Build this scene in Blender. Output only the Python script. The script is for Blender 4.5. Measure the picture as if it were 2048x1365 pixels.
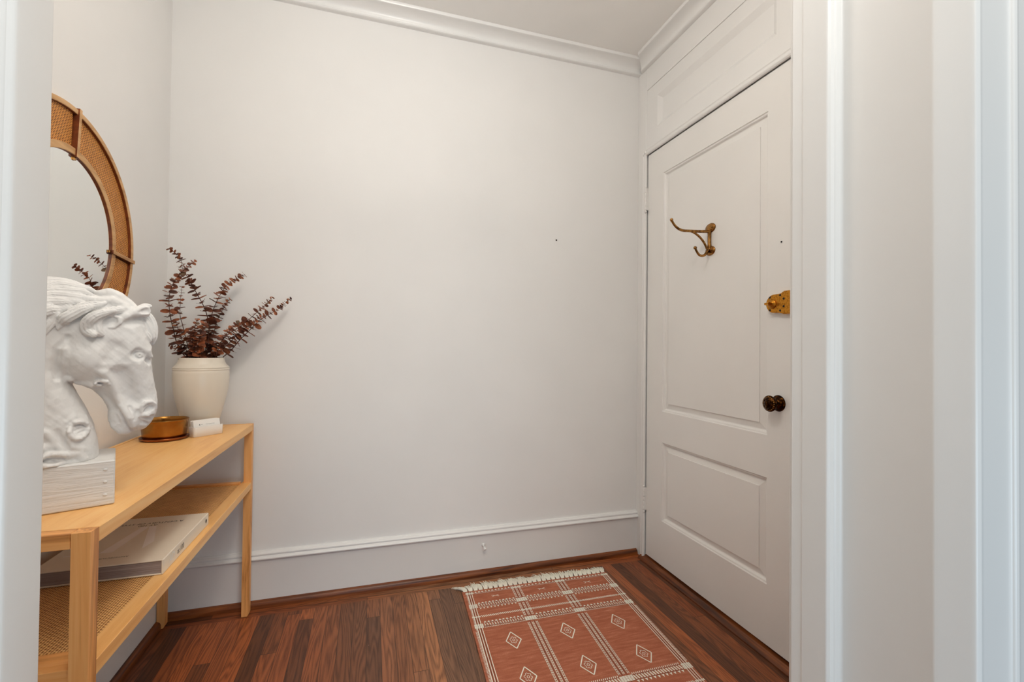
import bpy, math, random
import numpy as np
from mathutils import Vector, Matrix

for o in list(bpy.data.objects):
    bpy.data.objects.remove(o)
SC = bpy.context.scene
COL = SC.collection
PI = math.pi
random.seed(7)

# ------------------------------------------------------------------ camera
YAW, PITCH, ROLL = 0.30023, 0.012828, 0.010593
FPX = 912.30
CAM_H = 1.08451
fwd = Vector((math.sin(YAW) * math.cos(PITCH), math.cos(YAW) * math.cos(PITCH), math.sin(PITCH)))
rgt = Vector((math.cos(YAW), -math.sin(YAW), 0))
upv = rgt.cross(fwd)
r2 = rgt * math.cos(ROLL) + upv * math.sin(ROLL)
u2 = upv * math.cos(ROLL) - rgt * math.sin(ROLL)
cd = bpy.data.cameras.new('camera')
cam = bpy.data.objects.new('camera', cd)
COL.objects.link(cam)
cam.matrix_world = Matrix(((r2.x, u2.x, -fwd.x, 0), (r2.y, u2.y, -fwd.y, 0), (r2.z, u2.z, -fwd.z, CAM_H), (0, 0, 0, 1)))
cd.sensor_fit = 'HORIZONTAL'
cd.sensor_width = 36
cd.lens = FPX / 2048 * 36
cd.clip_start = 0.02
SC.camera = cam

# ------------------------------------------------------------------ world, lights, exposure
SC.view_settings.view_transform = 'Standard'
SC.view_settings.look = 'None'
SC.view_settings.gamma = 1
SC.view_settings.use_curve_mapping = False
SC.view_settings.exposure = 0.0
wd = bpy.data.worlds.new('daylight')
SC.world = wd
wd.use_nodes = True
wd.node_tree.nodes['Background'].inputs[0].default_value = (0.97, 1.0, 0.92, 1)
wd.node_tree.nodes['Background'].inputs[1].default_value = 0.05


def area(name, loc, target, sx, sy, power, color):
    l = bpy.data.lights.new(name, 'AREA')
    l.shape = 'RECTANGLE'
    l.size = sx
    l.size_y = sy
    l.energy = power
    l.color = color
    o = bpy.data.objects.new(name, l)
    COL.objects.link(o)
    o.location = loc
    o.rotation_euler = (Vector(target) - Vector(loc)).to_track_quat('-Z', 'Y').to_euler()
    return o


# daylight of the hall windows behind the camera
area('hall_window_light', (0.12, -1.7, 0.50), (0.15, 1.5, 0.72), 2.6, 0.9, 29, (0.62, 0.83, 1.0))
# added warm fill for the lower walls, cut off by the head of the opening
area('hall_fill_light', (0.15, -0.38, 2.5), (0.2, 2.1, 0.2), 1.2, 0.5, 23, (1.0, 0.947, 0.86))
LAMP = (0.14, 0.86, 2.34)
LAMP_POWER = 14.6

# ------------------------------------------------------------------ room dimensions
XL, XR, YB, YF, ZC = -0.775, 1.388, 2.130, 0.500, 2.602
YH = 0.315


# ------------------------------------------------------------------ materials
def new_mat(name):
    m = bpy.data.materials.new(name)
    m.use_nodes = True
    nt = m.node_tree
    return m, nt, nt.nodes['Principled BSDF']


def s2l(c):
    return tuple((v / 12.92 if v <= 0.04045 else ((v + 0.055) / 1.055) ** 2.4) for v in (x / 255 for x in c)) + (1,)


def bump(nt, b, height, strength, dist=0.002):
    n = nt.nodes.new('ShaderNodeBump')
    n.inputs['Strength'].default_value = strength
    n.inputs['Distance'].default_value = dist
    nt.links.new(height, n.inputs['Height'])
    nt.links.new(n.outputs['Normal'], b.inputs['Normal'])


def coords(nt, scale=(1, 1, 1), rot=(0, 0, 0)):
    tc = nt.nodes.new('ShaderNodeTexCoord')
    mp = nt.nodes.new('ShaderNodeMapping')
    mp.inputs['Scale'].default_value = scale
    mp.inputs['Rotation'].default_value = rot
    nt.links.new(tc.outputs['Object'], mp.inputs['Vector'])
    return mp.outputs['Vector']


def noise(nt, vec, scale, detail=4, rough=0.5, dist=0.0):
    n = nt.nodes.new('ShaderNodeTexNoise')
    n.inputs['Scale'].default_value = scale
    n.inputs['Detail'].default_value = detail
    n.inputs['Roughness'].default_value = rough
    n.inputs['Distortion'].default_value = dist
    nt.links.new(vec, n.inputs['Vector'])
    return n.outputs['Fac']


def ramp(nt, fac, stops):
    n = nt.nodes.new('ShaderNodeValToRGB')
    e = n.color_ramp.elements
    while len(e) < len(stops):
        e.new(0.5)
    for el, (p, c) in zip(e, stops):
        el.position = p
        el.color = c
    nt.links.new(fac, n.inputs['Fac'])
    return n.outputs['Color']


def mth(nt, op, a, b=None, c=None):
    n = nt.nodes.new('ShaderNodeMath')
    n.operation = op
    for i, v in enumerate((a, b, c)):
        if v is None:
            continue
        if isinstance(v, (int, float)):
            n.inputs[i].default_value = v
        else:
            nt.links.new(v, n.inputs[i])
    return n.outputs[0]


def mixc(nt, fac, a, b, mode='MIX'):
    n = nt.nodes.new('ShaderNodeMix')
    n.data_type = 'RGBA'
    n.blend_type = mode
    for sock, v in ((n.inputs['Factor'], fac), (n.inputs['A'], a), (n.inputs['B'], b)):
        pass
    fi, ai, bi = n.inputs[0], n.inputs[6], n.inputs[7]
    for sock, v in ((fi, fac), (ai, a), (bi, b)):
        if isinstance(v, (int, float, tuple)):
            sock.default_value = v
        else:
            nt.links.new(v, sock)
    return n.outputs[2]


def paint(name, col, rough=0.5, bscale=60, bstr=0.1, var=0.02):
    m, nt, b = new_mat(name)
    v = coords(nt)
    f = noise(nt, v, 2.5, 3)
    c0 = tuple(max(0, x * (1 - var)) for x in col[:3]) + (1,)
    c1 = tuple(min(1, x * (1 + var)) for x in col[:3]) + (1,)
    nt.links.new(ramp(nt, f, [(0.35, c0), (0.65, c1)]), b.inputs['Base Color'])
    b.inputs['Roughness'].default_value = rough
    bump(nt, b, noise(nt, v, bscale, 5, 0.6), bstr)
    return m


def wood(name, axis, cols, rough=0.45, fine=1.0):
    """light wood, grain along the given axis (0, 1, 2)"""
    m, nt, b = new_mat(name)
    sc = [22.0, 22.0, 22.0]
    sc[axis] = 1.6
    v = coords(nt, tuple(sc))
    f1 = noise(nt, v, 1.0 * fine, 5, 0.6, 1.2)
    sc2 = [160.0, 160.0, 160.0]
    sc2[axis] = 5.0
    f2 = noise(nt, coords(nt, tuple(sc2)), 1.0, 4, 0.6)
    f = mth(nt, 'ADD', mth(nt, 'MULTIPLY', f1, 0.72), mth(nt, 'MULTIPLY', f2, 0.28))
    nt.links.new(ramp(nt, f, [(0.34, cols[0]), (0.5, cols[1]), (0.66, cols[2])]), b.inputs['Base Color'])
    b.inputs['Roughness'].default_value = rough
    bump(nt, b, f2, 0.15, 0.001)
    return m


M = {}
M['wall'] = paint('wall_paint', (0.875, 0.862, 0.84), 0.55, 45, 0.10, 0.015)
M['ceiling'] = paint('ceiling_paint', (0.92, 0.90, 0.865), 0.7, 60, 0.12)
M['trim'] = paint('trim_gloss_paint', (0.875, 0.866, 0.845), 0.28, 18, 0.10, 0.015)
M['door'] = paint('door_gloss_paint', (0.875, 0.86, 0.83), 0.33, 22, 0.10, 0.015)
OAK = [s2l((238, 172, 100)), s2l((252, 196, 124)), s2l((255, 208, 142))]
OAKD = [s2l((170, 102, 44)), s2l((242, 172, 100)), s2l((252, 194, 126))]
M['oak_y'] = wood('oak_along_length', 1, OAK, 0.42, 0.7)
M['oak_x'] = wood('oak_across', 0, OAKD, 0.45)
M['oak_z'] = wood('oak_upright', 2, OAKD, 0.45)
M['oak_ring'] = wood('oak_ring', 1, [s2l((172, 122, 68)), s2l((210, 162, 106)), s2l((226, 182, 128))], 0.45)
M['stain'] = wood('dark_stained_edge', 1, [s2l((84, 36, 14)), s2l((120, 58, 24)), s2l((146, 78, 36))], 0.45)
M['quarter'] = wood('stained_moulding_wood', 0, [s2l((50, 22, 8)), s2l((120, 62, 24)), s2l((160, 92, 42))], 0.4)
M['quarter_y'] = wood('stained_moulding_wood_lengthwise', 1, [s2l((40, 18, 8)), s2l((112, 58, 22)), s2l((150, 84, 36))], 0.4)


def simple(name, col, rough=0.5, metal=0.0, coat=0.0):
    m, nt, b = new_mat(name)
    b.inputs['Base Color'].default_value = col
    b.inputs['Roughness'].default_value = rough
    b.inputs['Metallic'].default_value = metal
    b.inputs['Coat Weight'].default_value = coat
    return m


def metal(name, c0, c1, rough, scale=40, mask=0.5, bstr=0.1):
    m, nt, b = new_mat(name)
    v = coords(nt)
    f = noise(nt, v, scale, 4, 0.6)
    nt.links.new(ramp(nt, f, [(mask - 0.12, c0), (mask + 0.12, c1)]), b.inputs['Base Color'])
    b.inputs['Metallic'].default_value = 1.0
    b.inputs['Roughness'].default_value = rough
    bump(nt, b, f, bstr, 0.001)
    return m


M['mirror'] = simple('mirror_glass', (0.90, 0.92, 0.91, 1), 0.01, 1.0)
M['brass_old'] = metal('aged_brass', s2l((92, 58, 26)), s2l((172, 126, 70)), 0.27, 60, 0.46, 0.15)
M['brass_lock'] = metal('tarnished_lock_brass', s2l((128, 76, 20)), s2l((200, 136, 48)), 0.36, 160, 0.40, 0.25)
M['bronze'] = metal('dark_bronze', s2l((36, 20, 10)), s2l((126, 78, 32)), 0.22, 90, 0.62, 0.3)
M['bowl'] = metal('brushed_gold', s2l((152, 104, 50)), s2l((176, 128, 66)), 0.26, 12, 0.5, 0.03)
M['saucer'] = metal('copper_saucer', s2l((134, 78, 46)), s2l((164, 102, 62)), 0.28, 12, 0.5, 0.03)
M['black'] = simple('black_hole', (0.01, 0.008, 0.006, 1), 0.8)
M['gap'] = simple('dark_gap', (0.045, 0.03, 0.02, 1), 0.9)
M['vase'] = paint('cream_ceramic', s2l((232, 222, 205)), 0.32, 120, 0.05, 0.02)
M['vase'].node_tree.nodes['Principled BSDF'].inputs['Coat Weight'].default_value = 0.06
M['holder'] = simple('white_ceramic', s2l((236, 231, 224)), 0.35)
M['card'] = simple('white_card', s2l((246, 242, 236)), 0.6)
M['print'] = simple('grey_print', s2l((96, 92, 90)), 0.6)
M['ink'] = simple('black_ink', s2l((38, 28, 20)), 0.6)
M['book'] = paint('book_cover_paper', s2l((240, 228, 208)), 0.45, 200, 0.02, 0.01)
M['book_pale'] = simple('pale_cover_print', s2l((252, 244, 236)), 0.4)
M['book_spine_pale'] = simple('pale_spine_print', s2l((238, 238, 236)), 0.4)
M['stem'] = simple('dry_stem', s2l((88, 48, 28)), 0.7)
M['stone'] = None
M['lampglass'] = simple('lamp_glass', (0.9, 0.85, 0.78, 1), 0.3)
lg = M['lampglass'].node_tree.nodes['Principled BSDF']
lg.inputs['Emission Color'].default_value = (1, 0.9, 0.76, 1)
lg.inputs['Emission Strength'].default_value = 4.0


def pages_mat():
    m, nt, b = new_mat('book_pages')
    v = coords(nt, (3, 3, 900))
    f = noise(nt, v, 1.0, 3, 0.6)
    nt.links.new(ramp(nt, f, [(0.3, s2l((120, 104, 100))), (0.7, s2l((182, 166, 160)))]), b.inputs['Base Color'])
    b.inputs['Roughness'].default_value = 0.7
    bump(nt, b, f, 0.4, 0.001)
    return m


M['pages'] = pages_mat()


def plaster_mat():
    m, nt, b = new_mat('white_plaster')
    v = coords(nt)
    f = noise(nt, v, 14, 4, 0.6)
    nt.links.new(ramp(nt, f, [(0.3, (0.78, 0.765, 0.745, 1)), (0.7, (0.86, 0.85, 0.835, 1))]), b.inputs['Base Color'])
    b.inputs['Roughness'].default_value = 0.6
    bump(nt, b, noise(nt, v, 220, 4, 0.65), 0.22, 0.001)
    return m


M['plaster'] = plaster_mat()


def painted_wood_mat():
    m, nt, b = new_mat('white_painted_wood')
    v = coords(nt, (8, 8, 130))
    f = noise(nt, v, 1.0, 4, 0.55, 1.4)
    nt.links.new(ramp(nt, f, [(0.3, (0.73, 0.715, 0.69, 1)), (0.6, (0.83, 0.82, 0.80, 1))]), b.inputs['Base Color'])
    b.inputs['Roughness'].default_value = 0.5
    bump(nt, b, f, 0.6, 0.003)
    return m


M['block'] = painted_wood_mat()


def leaf_mat(name, c0, c1, c2):
    m, nt, b = new_mat(name)
    v = coords(nt)
    f = noise(nt, v, 38, 3, 0.6)
    nt.links.new(ramp(nt, f, [(0.3, c0), (0.5, c1), (0.72, c2)]), b.inputs['Base Color'])
    b.inputs['Roughness'].default_value = 0.5
    b.inputs['Specular IOR Level'].default_value = 0.35
    return m


M['leaf'] = leaf_mat('preserved_leaf', s2l((98, 52, 32)), s2l((152, 86, 54)), s2l((192, 122, 82)))
M['leaf2'] = leaf_mat('preserved_leaf_dark', s2l((74, 40, 30)), s2l((110, 62, 44)), s2l((144, 86, 60)))
M['leaf3'] = leaf_mat('preserved_leaf_grey', s2l((98, 80, 62)), s2l((130, 104, 80)), s2l((146, 92, 62)))


def cane_mat(name, a, b_, pitch, light, dark, rot=0.0):
    """woven cane: over-under strands crossing on two object axes"""
    m, nt, b = new_mat(name)
    tc = nt.nodes.new('ShaderNodeTexCoord')
    sp = nt.nodes.new('ShaderNodeSeparateXYZ')
    mp = nt.nodes.new('ShaderNodeMapping')
    r = [0, 0, 0]
    r[3 - a - b_] = rot
    mp.inputs['Rotation'].default_value = r
    nt.links.new(tc.outputs['Object'], mp.inputs['Vector'])
    nt.links.new(mp.outputs['Vector'], sp.inputs[0])
    k = 2 * PI / pitch
    sa = mth(nt, 'SINE', mth(nt, 'MULTIPLY', sp.outputs[a], k))
    sb = mth(nt, 'SINE', mth(nt, 'MULTIPLY', sp.outputs[b_], k * 0.62))
    rowpar = mth(nt, 'SINE', mth(nt, 'MULTIPLY', sp.outputs[a], k / 2))
    sb2 = mth(nt, 'SINE', mth(nt, 'MULTIPLY_ADD', rowpar, 1.4, mth(nt, 'MULTIPLY', sp.outputs[b_], k * 0.62)))
    h = mth(nt, 'ADD', mth(nt, 'MULTIPLY', sa, 0.6), mth(nt, 'MULTIPLY', sb2, 0.5))
    h2 = mth(nt, 'MULTIPLY_ADD', h, 0.45, 0.5)
    nz = noise(nt, mp.outputs['Vector'], 30, 3)
    f = mth(nt, 'ADD', h2, mth(nt, 'MULTIPLY_ADD', nz, 0.35, -0.17))
    col = ramp(nt, f, [(0.12, dark), (0.42, mix3(dark, light, 0.55)), (0.75, light)])
    nt.links.new(col, b.inputs['Base Color'])
    b.inputs['Roughness'].default_value = 0.55
    bump(nt, b, h2, 0.8, 0.002)
    return m


def mix3(a, b, t):
    return tuple(x * (1 - t) + y * t for x, y in zip(a, b))


M['cane_shelf'] = cane_mat('woven_cane_shelf', 0, 1, 0.0052, s2l((252, 200, 128)), s2l((150, 86, 34)))
M['cane_mirror'] = cane_mat('woven_cane_mirror', 2, 1, 0.0052, s2l((236, 162, 80)), s2l((104, 48, 10)), 0.35)


def floor_mat():
    m, nt, b = new_mat('stained_oak_strips')
    tc = nt.nodes.new('ShaderNodeTexCoord')
    sp = nt.nodes.new('ShaderNodeSeparateXYZ')
    nt.links.new(tc.outputs['Object'], sp.inputs[0])
    X, Y = sp.outputs[0], sp.outputs[1]
    border = mth(nt, 'GREATER_THAN', Y, 2.045)          # one board runs along the back wall
    side = mth(nt, 'GREATER_THAN', X, 1.335)
    inv = mth(nt, 'SUBTRACT', 1.0, border)
    # across / along coordinates
    A = mth(nt, 'ADD', mth(nt, 'MULTIPLY', X, inv), mth(nt, 'MULTIPLY', mth(nt, 'ADD', Y, 0.8), border))
    L = mth(nt, 'ADD', mth(nt, 'MULTIPLY', Y, inv), mth(nt, 'MULTIPLY', mth(nt, 'ADD', X, 3.0), border))
    wdt = mth(nt, 'ADD', 0.0505, mth(nt, 'MULTIPLY', border, 0.06))
    Q = mth(nt, 'DIVIDE', A, wdt)
    idx = mth(nt, 'FLOOR', Q)
    fr = mth(nt, 'FRACT', Q)
    wn = nt.nodes.new('ShaderNodeTexWhiteNoise')
    wn.noise_dimensions = '1D'
    nt.links.new(idx, wn.inputs['W'])
    Ls = mth(nt, 'MULTIPLY_ADD', wn.outputs['Value'], 1.7, L)
    seg = mth(nt, 'FLOOR', mth(nt, 'DIVIDE', Ls, 1.45))
    frl = mth(nt, 'FRACT', mth(nt, 'DIVIDE', Ls, 1.45))
    cb = nt.nodes.new('ShaderNodeCombineXYZ')
    nt.links.new(idx, cb.inputs[0])
    nt.links.new(seg, cb.inputs[1])
    wn2 = nt.nodes.new('ShaderNodeTexWhiteNoise')
    wn2.noise_dimensions = '2D'
    nt.links.new(cb.outputs[0], wn2.inputs['Vector'])
    rnd = wn2.outputs['Value']
    # grain coordinates, shifted per board
    cg = nt.nodes.new('ShaderNodeCombineXYZ')
    nt.links.new(mth(nt, 'MULTIPLY', A, 16.0), cg.inputs[0])
    nt.links.new(mth(nt, 'MULTIPLY', L, 1.15), cg.inputs[1])
    nt.links.new(mth(nt, 'MULTIPLY', rnd, 40.0), cg.inputs[2])
    g1 = noise(nt, cg.outputs[0], 1.0, 2, 0.4, 0.15)
    rings = mth(nt, 'MULTIPLY_ADD', mth(nt, 'SINE', mth(nt, 'MULTIPLY', g1, 120.0)), 0.5, 0.5)
    cg2 = nt.nodes.new('ShaderNodeCombineXYZ')
    nt.links.new(mth(nt, 'MULTIPLY', A, 330.0), cg2.inputs[0])
    nt.links.new(mth(nt, 'MULTIPLY', L, 12.0), cg2.inputs[1])
    nt.links.new(mth(nt, 'MULTIPLY', rnd, 10.0), cg2.inputs[2])
    g2 = noise(nt, cg2.outputs[0], 1.0, 4, 0.65)
    tone = ramp(nt, rnd, [(0.0, s2l((92, 68, 52))), (0.18, s2l((114, 82, 62))), (0.4, s2l((132, 94, 68))),
                          (0.6, s2l((150, 104, 74))), (0.82, s2l((174, 118, 78))), (1.0, s2l((138, 92, 62)))])
    f = mth(nt, 'ADD', mth(nt, 'MULTIPLY', rings, 0.36), mth(nt, 'MULTIPLY', g2, 0.88))
    dk = ramp(nt, f, [(0.22, (0.30, 0.25, 0.22, 1)), (0.55, (0.85, 0.82, 0.80, 1)), (0.9, (1.3, 1.26, 1.22, 1))])
    c = mixc(nt, 1.0, tone, dk, 'MULTIPLY')
    # redder worn finish towards the console side and the door side
    red = ramp(nt, X, [(0.0, (1, 1, 1, 1)), (1.0, (1, 1, 1, 1))])
    nb = noise(nt, coords(nt, (1.0, 0.7, 1)), 1.6, 3)
    dl = mth(nt, 'MULTIPLY', mth(nt, 'SUBTRACT', 0.22, X), 2.2)
    dr = mth(nt, 'MULTIPLY', mth(nt, 'SUBTRACT', X, 0.85), 3.0)
    wr = mth(nt, 'MAXIMUM', dl, dr)
    wr = mth(nt, 'ADD', wr, mth(nt, 'MULTIPLY_ADD', nb, 1.2, -0.6))
    n = nt.nodes.new('ShaderNodeClamp')
    nt.links.new(wr, n.inputs[0])
    c = mixc(nt, mth(nt, 'MULTIPLY', n.outputs[0], 0.9), c, mixc(nt, 1.0, c, (1.0, 0.60, 0.34, 1), 'MULTIPLY'))
    # joints
    e1 = mth(nt, 'LESS_THAN', mth(nt, 'MINIMUM', fr, mth(nt, 'SUBTRACT', 1.0, fr)), 0.018)
    e2 = mth(nt, 'LESS_THAN', frl, 0.0015)
    gap = mth(nt, 'MAXIMUM', e1, e2)
    c = mixc(nt, mth(nt, 'MULTIPLY', gap, 0.75), c, s2l((34, 20, 12)))
    # small flecks of paint and scratches
    sp2 = noise(nt, coords(nt, (1, 1, 1)), 75, 2, 0.4)
    fl = mth(nt, 'GREATER_THAN', sp2, 0.80)
    c = mixc(nt, mth(nt, 'MULTIPLY', fl, 0.6), c, s2l((190, 170, 150)))
    nt.links.new(c, b.inputs['Base Color'])
    b.inputs['Roughness'].default_value = 0.42
    b.inputs['Specular IOR Level'].default_value = 0.4
    hh = mth(nt, 'SUBTRACT', mth(nt, 'MULTIPLY', g2, 0.35), mth(nt, 'MULTIPLY', gap, 1.0))
    bump(nt, b, hh, 0.35, 0.0015)
    return m


M['floor'] = floor_mat()


def rug_mat():
    m, nt, b = new_mat('rust_cotton_weave')
    v = coords(nt, (1, 1, 1))
    n1 = noise(nt, coords(nt, (14, 90, 1)), 1.0, 4, 0.6)
    n2 = noise(nt, coords(nt, (260, 700, 1)), 1.0, 3, 0.6)
    f = mth(nt, 'ADD', mth(nt, 'MULTIPLY', n1, 0.6), mth(nt, 'MULTIPLY', n2, 0.4))
    nt.links.new(ramp(nt, f, [(0.3, s2l((158, 90, 66))), (0.55, s2l((190, 116, 88))), (0.72, s2l((224, 160, 132)))]), b.inputs['Base Color'])
    b.inputs['Roughness'].default_value = 0.95
    b.inputs['Specular IOR Level'].default_value = 0.1
    bump(nt, b, n2, 0.8, 0.002)
    return m


M['rug'] = rug_mat()
M['yarn'] = paint('cream_yarn', s2l((255, 246, 230)), 0.95, 400, 0.5, 0.08)
M['thread'] = simple('brown_thread', s2l((104, 50, 32)), 0.95)


# ------------------------------------------------------------------ mesh builder
class MB:
    def __init__(s):
        s.v, s.f, s.mi, s.sm = [], [], [], []

    def add(s, verts, faces, mi=0, smooth=False):
        o = len(s.v)
        s.v += [tuple(p) for p in verts]
        for f in faces:
            s.f.append(tuple(i + o for i in f))
            s.mi.append(mi)
            s.sm.append(smooth)

    def box(s, a, b, mi=0, c=0.0):
        """box from corner a to corner b with chamfered edges of width c"""
        x0, y0, z0 = (min(a[i], b[i]) for i in range(3))
        x1, y1, z1 = (max(a[i], b[i]) for i in range(3))
        if c <= 0:
            V = [(x0, y0, z0), (x1, y0, z0), (x1, y1, z0), (x0, y1, z0), (x0, y0, z1), (x1, y0, z1), (x1, y1, z1), (x0, y1, z1)]
            F = [(0, 3, 2, 1), (4, 5, 6, 7), (0, 1, 5, 4), (1, 2, 6, 5), (2, 3, 7, 6), (3, 0, 4, 7)]
            s.add(V, F, mi)
            return
        lo, hi = (x0, y0, z0), (x1, y1, z1)
        V, idx = [], {}
        for sx in (0, 1):
            for sy in (0, 1):
                for sz in (0, 1):
                    sg = (sx, sy, sz)
                    for ax in range(3):
                        p = []
                        for k in range(3):
                            e = hi[k] if sg[k] else lo[k]
                            if k != ax:
                                e += -c if sg[k] else c
                            p.append(e)
                        idx[(sg, ax)] = len(V)
                        V.append(tuple(p))
        F = []
        for ax in range(3):
            u, w = [(1, 2), (2, 0), (0, 1)][ax]
            for sd in (0, 1):
                q = []
                for (a_, b_) in ((0, 0), (1, 0), (1, 1), (0, 1)):
                    g = [0, 0, 0]
                    g[ax] = sd
                    g[u] = a_
                    g[w] = b_
                    q.append(idx[(tuple(g), ax)])
                F.append(tuple(q) if sd else tuple(reversed(q)))
        for ax in range(3):           # edges running along ax
            u, w = [(1, 2), (2, 0), (0, 1)][ax]
            for (a_, b_) in ((0, 0), (1, 0), (1, 1), (0, 1)):
                g0 = [0, 0, 0]
                g0[u] = a_
                g0[w] = b_
                g1 = list(g0)
                g1[ax] = 1
                q = [idx[(tuple(g0), u)], idx[(tuple(g1), u)], idx[(tuple(g1), w)], idx[(tuple(g0), w)]]
                F.append(tuple(q) if (a_ != b_) else tuple(reversed(q)))
        for sx in (0, 1):
            for sy in (0, 1):
                for sz in (0, 1):
                    g = (sx, sy, sz)
                    q = [idx[(g, 0)], idx[(g, 1)], idx[(g, 2)]]
                    F.append(tuple(q) if (sx + sy + sz) % 2 else tuple(reversed(q)))
        s.add(V, F, mi)

    def prism(s, poly, fn, t0, t1, mi=0, smooth=False, caps=True):
        """closed 2D polygon swept between two stations; fn(a, b, t) -> point"""
        n = len(poly)
        V = [fn(a, b, t0) for a, b in poly] + [fn(a, b, t1) for a, b in poly]
        F = [(i, (i + 1) % n, n + (i + 1) % n, n + i) for i in range(n)]
        s.add(V, F, mi, smooth)
        if caps:
            s.add(V, [tuple(reversed(range(n))), tuple(range(n, 2 * n))], mi, False)

    def lathe(s, prof, c, axis='z', n=48, mi=0, close=False):
        """prof: list of (r, h)"""
        V, F = [], []
        m = len(prof)
        for i in range(n):
            a = 2 * PI * i / n
            for r, h in prof:
                if axis == 'z':
                    V.append((c[0] + r * math.cos(a), c[1] + r * math.sin(a), c[2] + h))
                else:  # axis -x: h grows towards -x
                    V.append((c[0] - h, c[1] + r * math.cos(a), c[2] + r * math.sin(a)))
        for i in range(n):
            j = (i + 1) % n
            for k in range(m - 1 + (1 if close else 0)):
                k2 = (k + 1) % m
                F.append((i * m + k, j * m + k, j * m + k2, i * m + k2))
        s.add(V, F, mi, True)

    def tube(s, pts, rad, n=8, mi=0, cap=True):
        pts = [Vector(p) for p in pts]
        if isinstance(rad, (int, float)):
            rad = [rad] * len(pts)
        V, F = [], []
        T = []
        for i in range(len(pts)):
            a = pts[max(0, i - 1)]
            b = pts[min(len(pts) - 1, i + 1)]
            T.append((b - a).normalized())
        ref = Vector((0, 0, 1)) if abs(T[0].z) < 0.9 else Vector((1, 0, 0))
        N = (ref - T[0] * ref.dot(T[0])).normalized()
        for i, p in enumerate(pts):
            N = (N - T[i] * N.dot(T[i])).normalized()
            B = T[i].cross(N)
            for k in range(n):
                a = 2 * PI * k / n
                V.append(p + (N * math.cos(a) + B * math.sin(a)) * rad[i])
        for i in range(len(pts) - 1):
            for k in range(n):
                k2 = (k + 1) % n
                F.append((i * n + k, i * n + k2, (i + 1) * n + k2, (i + 1) * n + k))
        s.add(V, F, mi, True)
        if cap:
            s.add(V[:n], [tuple(reversed(range(n)))], mi)
            s.add(V[-n:], [tuple(range(n))], mi)

    def ball(s, c, r, mi=0, n=16, m=10, sc=(1, 1, 1)):
        V = [(c[0], c[1], c[2] + r * sc[2])]
        for j in range(1, m):
            t = PI * j / m
            for i in range(n):
                a = 2 * PI * i / n
                V.append((c[0] + r * sc[0] * math.sin(t) * math.cos(a), c[1] + r * sc[1] * math.sin(t) * math.sin(a), c[2] + r * sc[2] * math.cos(t)))
        V.append((c[0], c[1], c[2] - r * sc[2]))
        F = [(0, 1 + i, 1 + (i + 1) % n) for i in range(n)]
        for j in range(m - 2):
            for i in range(n):
                a = 1 + j * n
                F.append((a + i, a + n + i, a + n + (i + 1) % n, a + (i + 1) % n))
        e = len(V) - 1
        a = 1 + (m - 2) * n
        F += [(e, a + (i + 1) % n, a + i) for i in range(n)]
        s.add(V, F, mi, True)

    def build(s, name, mats, parent=None, origin=None):
        if origin is None:
            origin = parent.matrix_world.translation if (parent is not None and False) else (0, 0, 0)
        me = bpy.data.meshes.new(name)
        me.from_pydata([(p[0] - origin[0], p[1] - origin[1], p[2] - origin[2]) for p in s.v], [], s.f)
        if not isinstance(mats, (list, tuple)):
            mats = [mats]
        for m in mats:
            me.materials.append(m)
        me.polygons.foreach_set('material_index', s.mi)
        me.polygons.foreach_set('use_smooth', s.sm)
        me.validate()
        me.update()
        o = bpy.data.objects.new(name, me)
        COL.objects.link(o)
        o.location = origin
        if parent is not None:
            o.parent = parent
            o.matrix_parent_inverse = Matrix.Translation(-parent.location)
        return o


def tag(o, label, cat, group=None):
    o['label'] = label
    o['category'] = cat
    if group:
        o['group'] = group
    return o


def thing(name, label, cat, loc, group=None):
    o = bpy.data.objects.new(name, None)
    o.empty_display_size = 0.05
    COL.objects.link(o)
    o.location = loc
    return tag(o, label, cat, group)


def struct(o):
    o['kind'] = 'structure'
    return o


def smooth_angle(o, ang=35):
    me = o.data
    me.polygons.foreach_set('use_smooth', [True] * len(me.polygons))
    me.set_sharp_from_angle(angle=math.radians(ang))


# ------------------------------------------------------------------ room shell
b = MB()
b.box((-3.2, -5.0, -0.06), (3.2, YB + 0.12, 0.0))
struct(b.build('floor', M['floor']))
b = MB()
b.box((XL - 0.12, YH, ZC), (XR + 0.15, YB + 0.12, ZC + 0.06))
struct(b.build('ceiling', M['ceiling']))
b = MB()
b.box((XL - 0.12, YB, 0), (XR + 0.15, YB + 0.12, ZC))
struct(b.build('wall_back', M['wall']))
b = MB()
b.box((XL - 0.12, YH, 0), (XL, YB, ZC))
struct(b.build('wall_left', M['wall']))
# wall round the entry door (opening y 1.17..2.045, z 0..2.095)
DY0, DY1, DZ1 = 1.170, 2.042, 2.083
XD = 1.363
b = MB()
b.box((XR, YF, 0), (XR + 0.12, DY0 - 0.012, ZC))
b.box((XR, DY1 + 0.012, 0), (XR + 0.12, YB, ZC))
b.box((XR, DY0 - 0.012, DZ1 + 0.012), (XR + 0.12, DY1 + 0.012, ZC))
struct(b.build('wall_right', M['wall']))
# wall between hall and foyer with the cased opening the camera looks through
OL, OR, OT = -0.292, 0.589, 2.11
b = MB()
b.box((XL - 0.12, YH, 0), (OL - 0.02, YF - 0.012, ZC))
b.box((OR + 0.02, YH, 0), (XR + 0.12, YF - 0.012, ZC))
b.box((OL - 0.02, YH, OT + 0.02), (OR + 0.02, YF - 0.012, ZC))
struct(b.build('wall_front', M['wall']))


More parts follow.
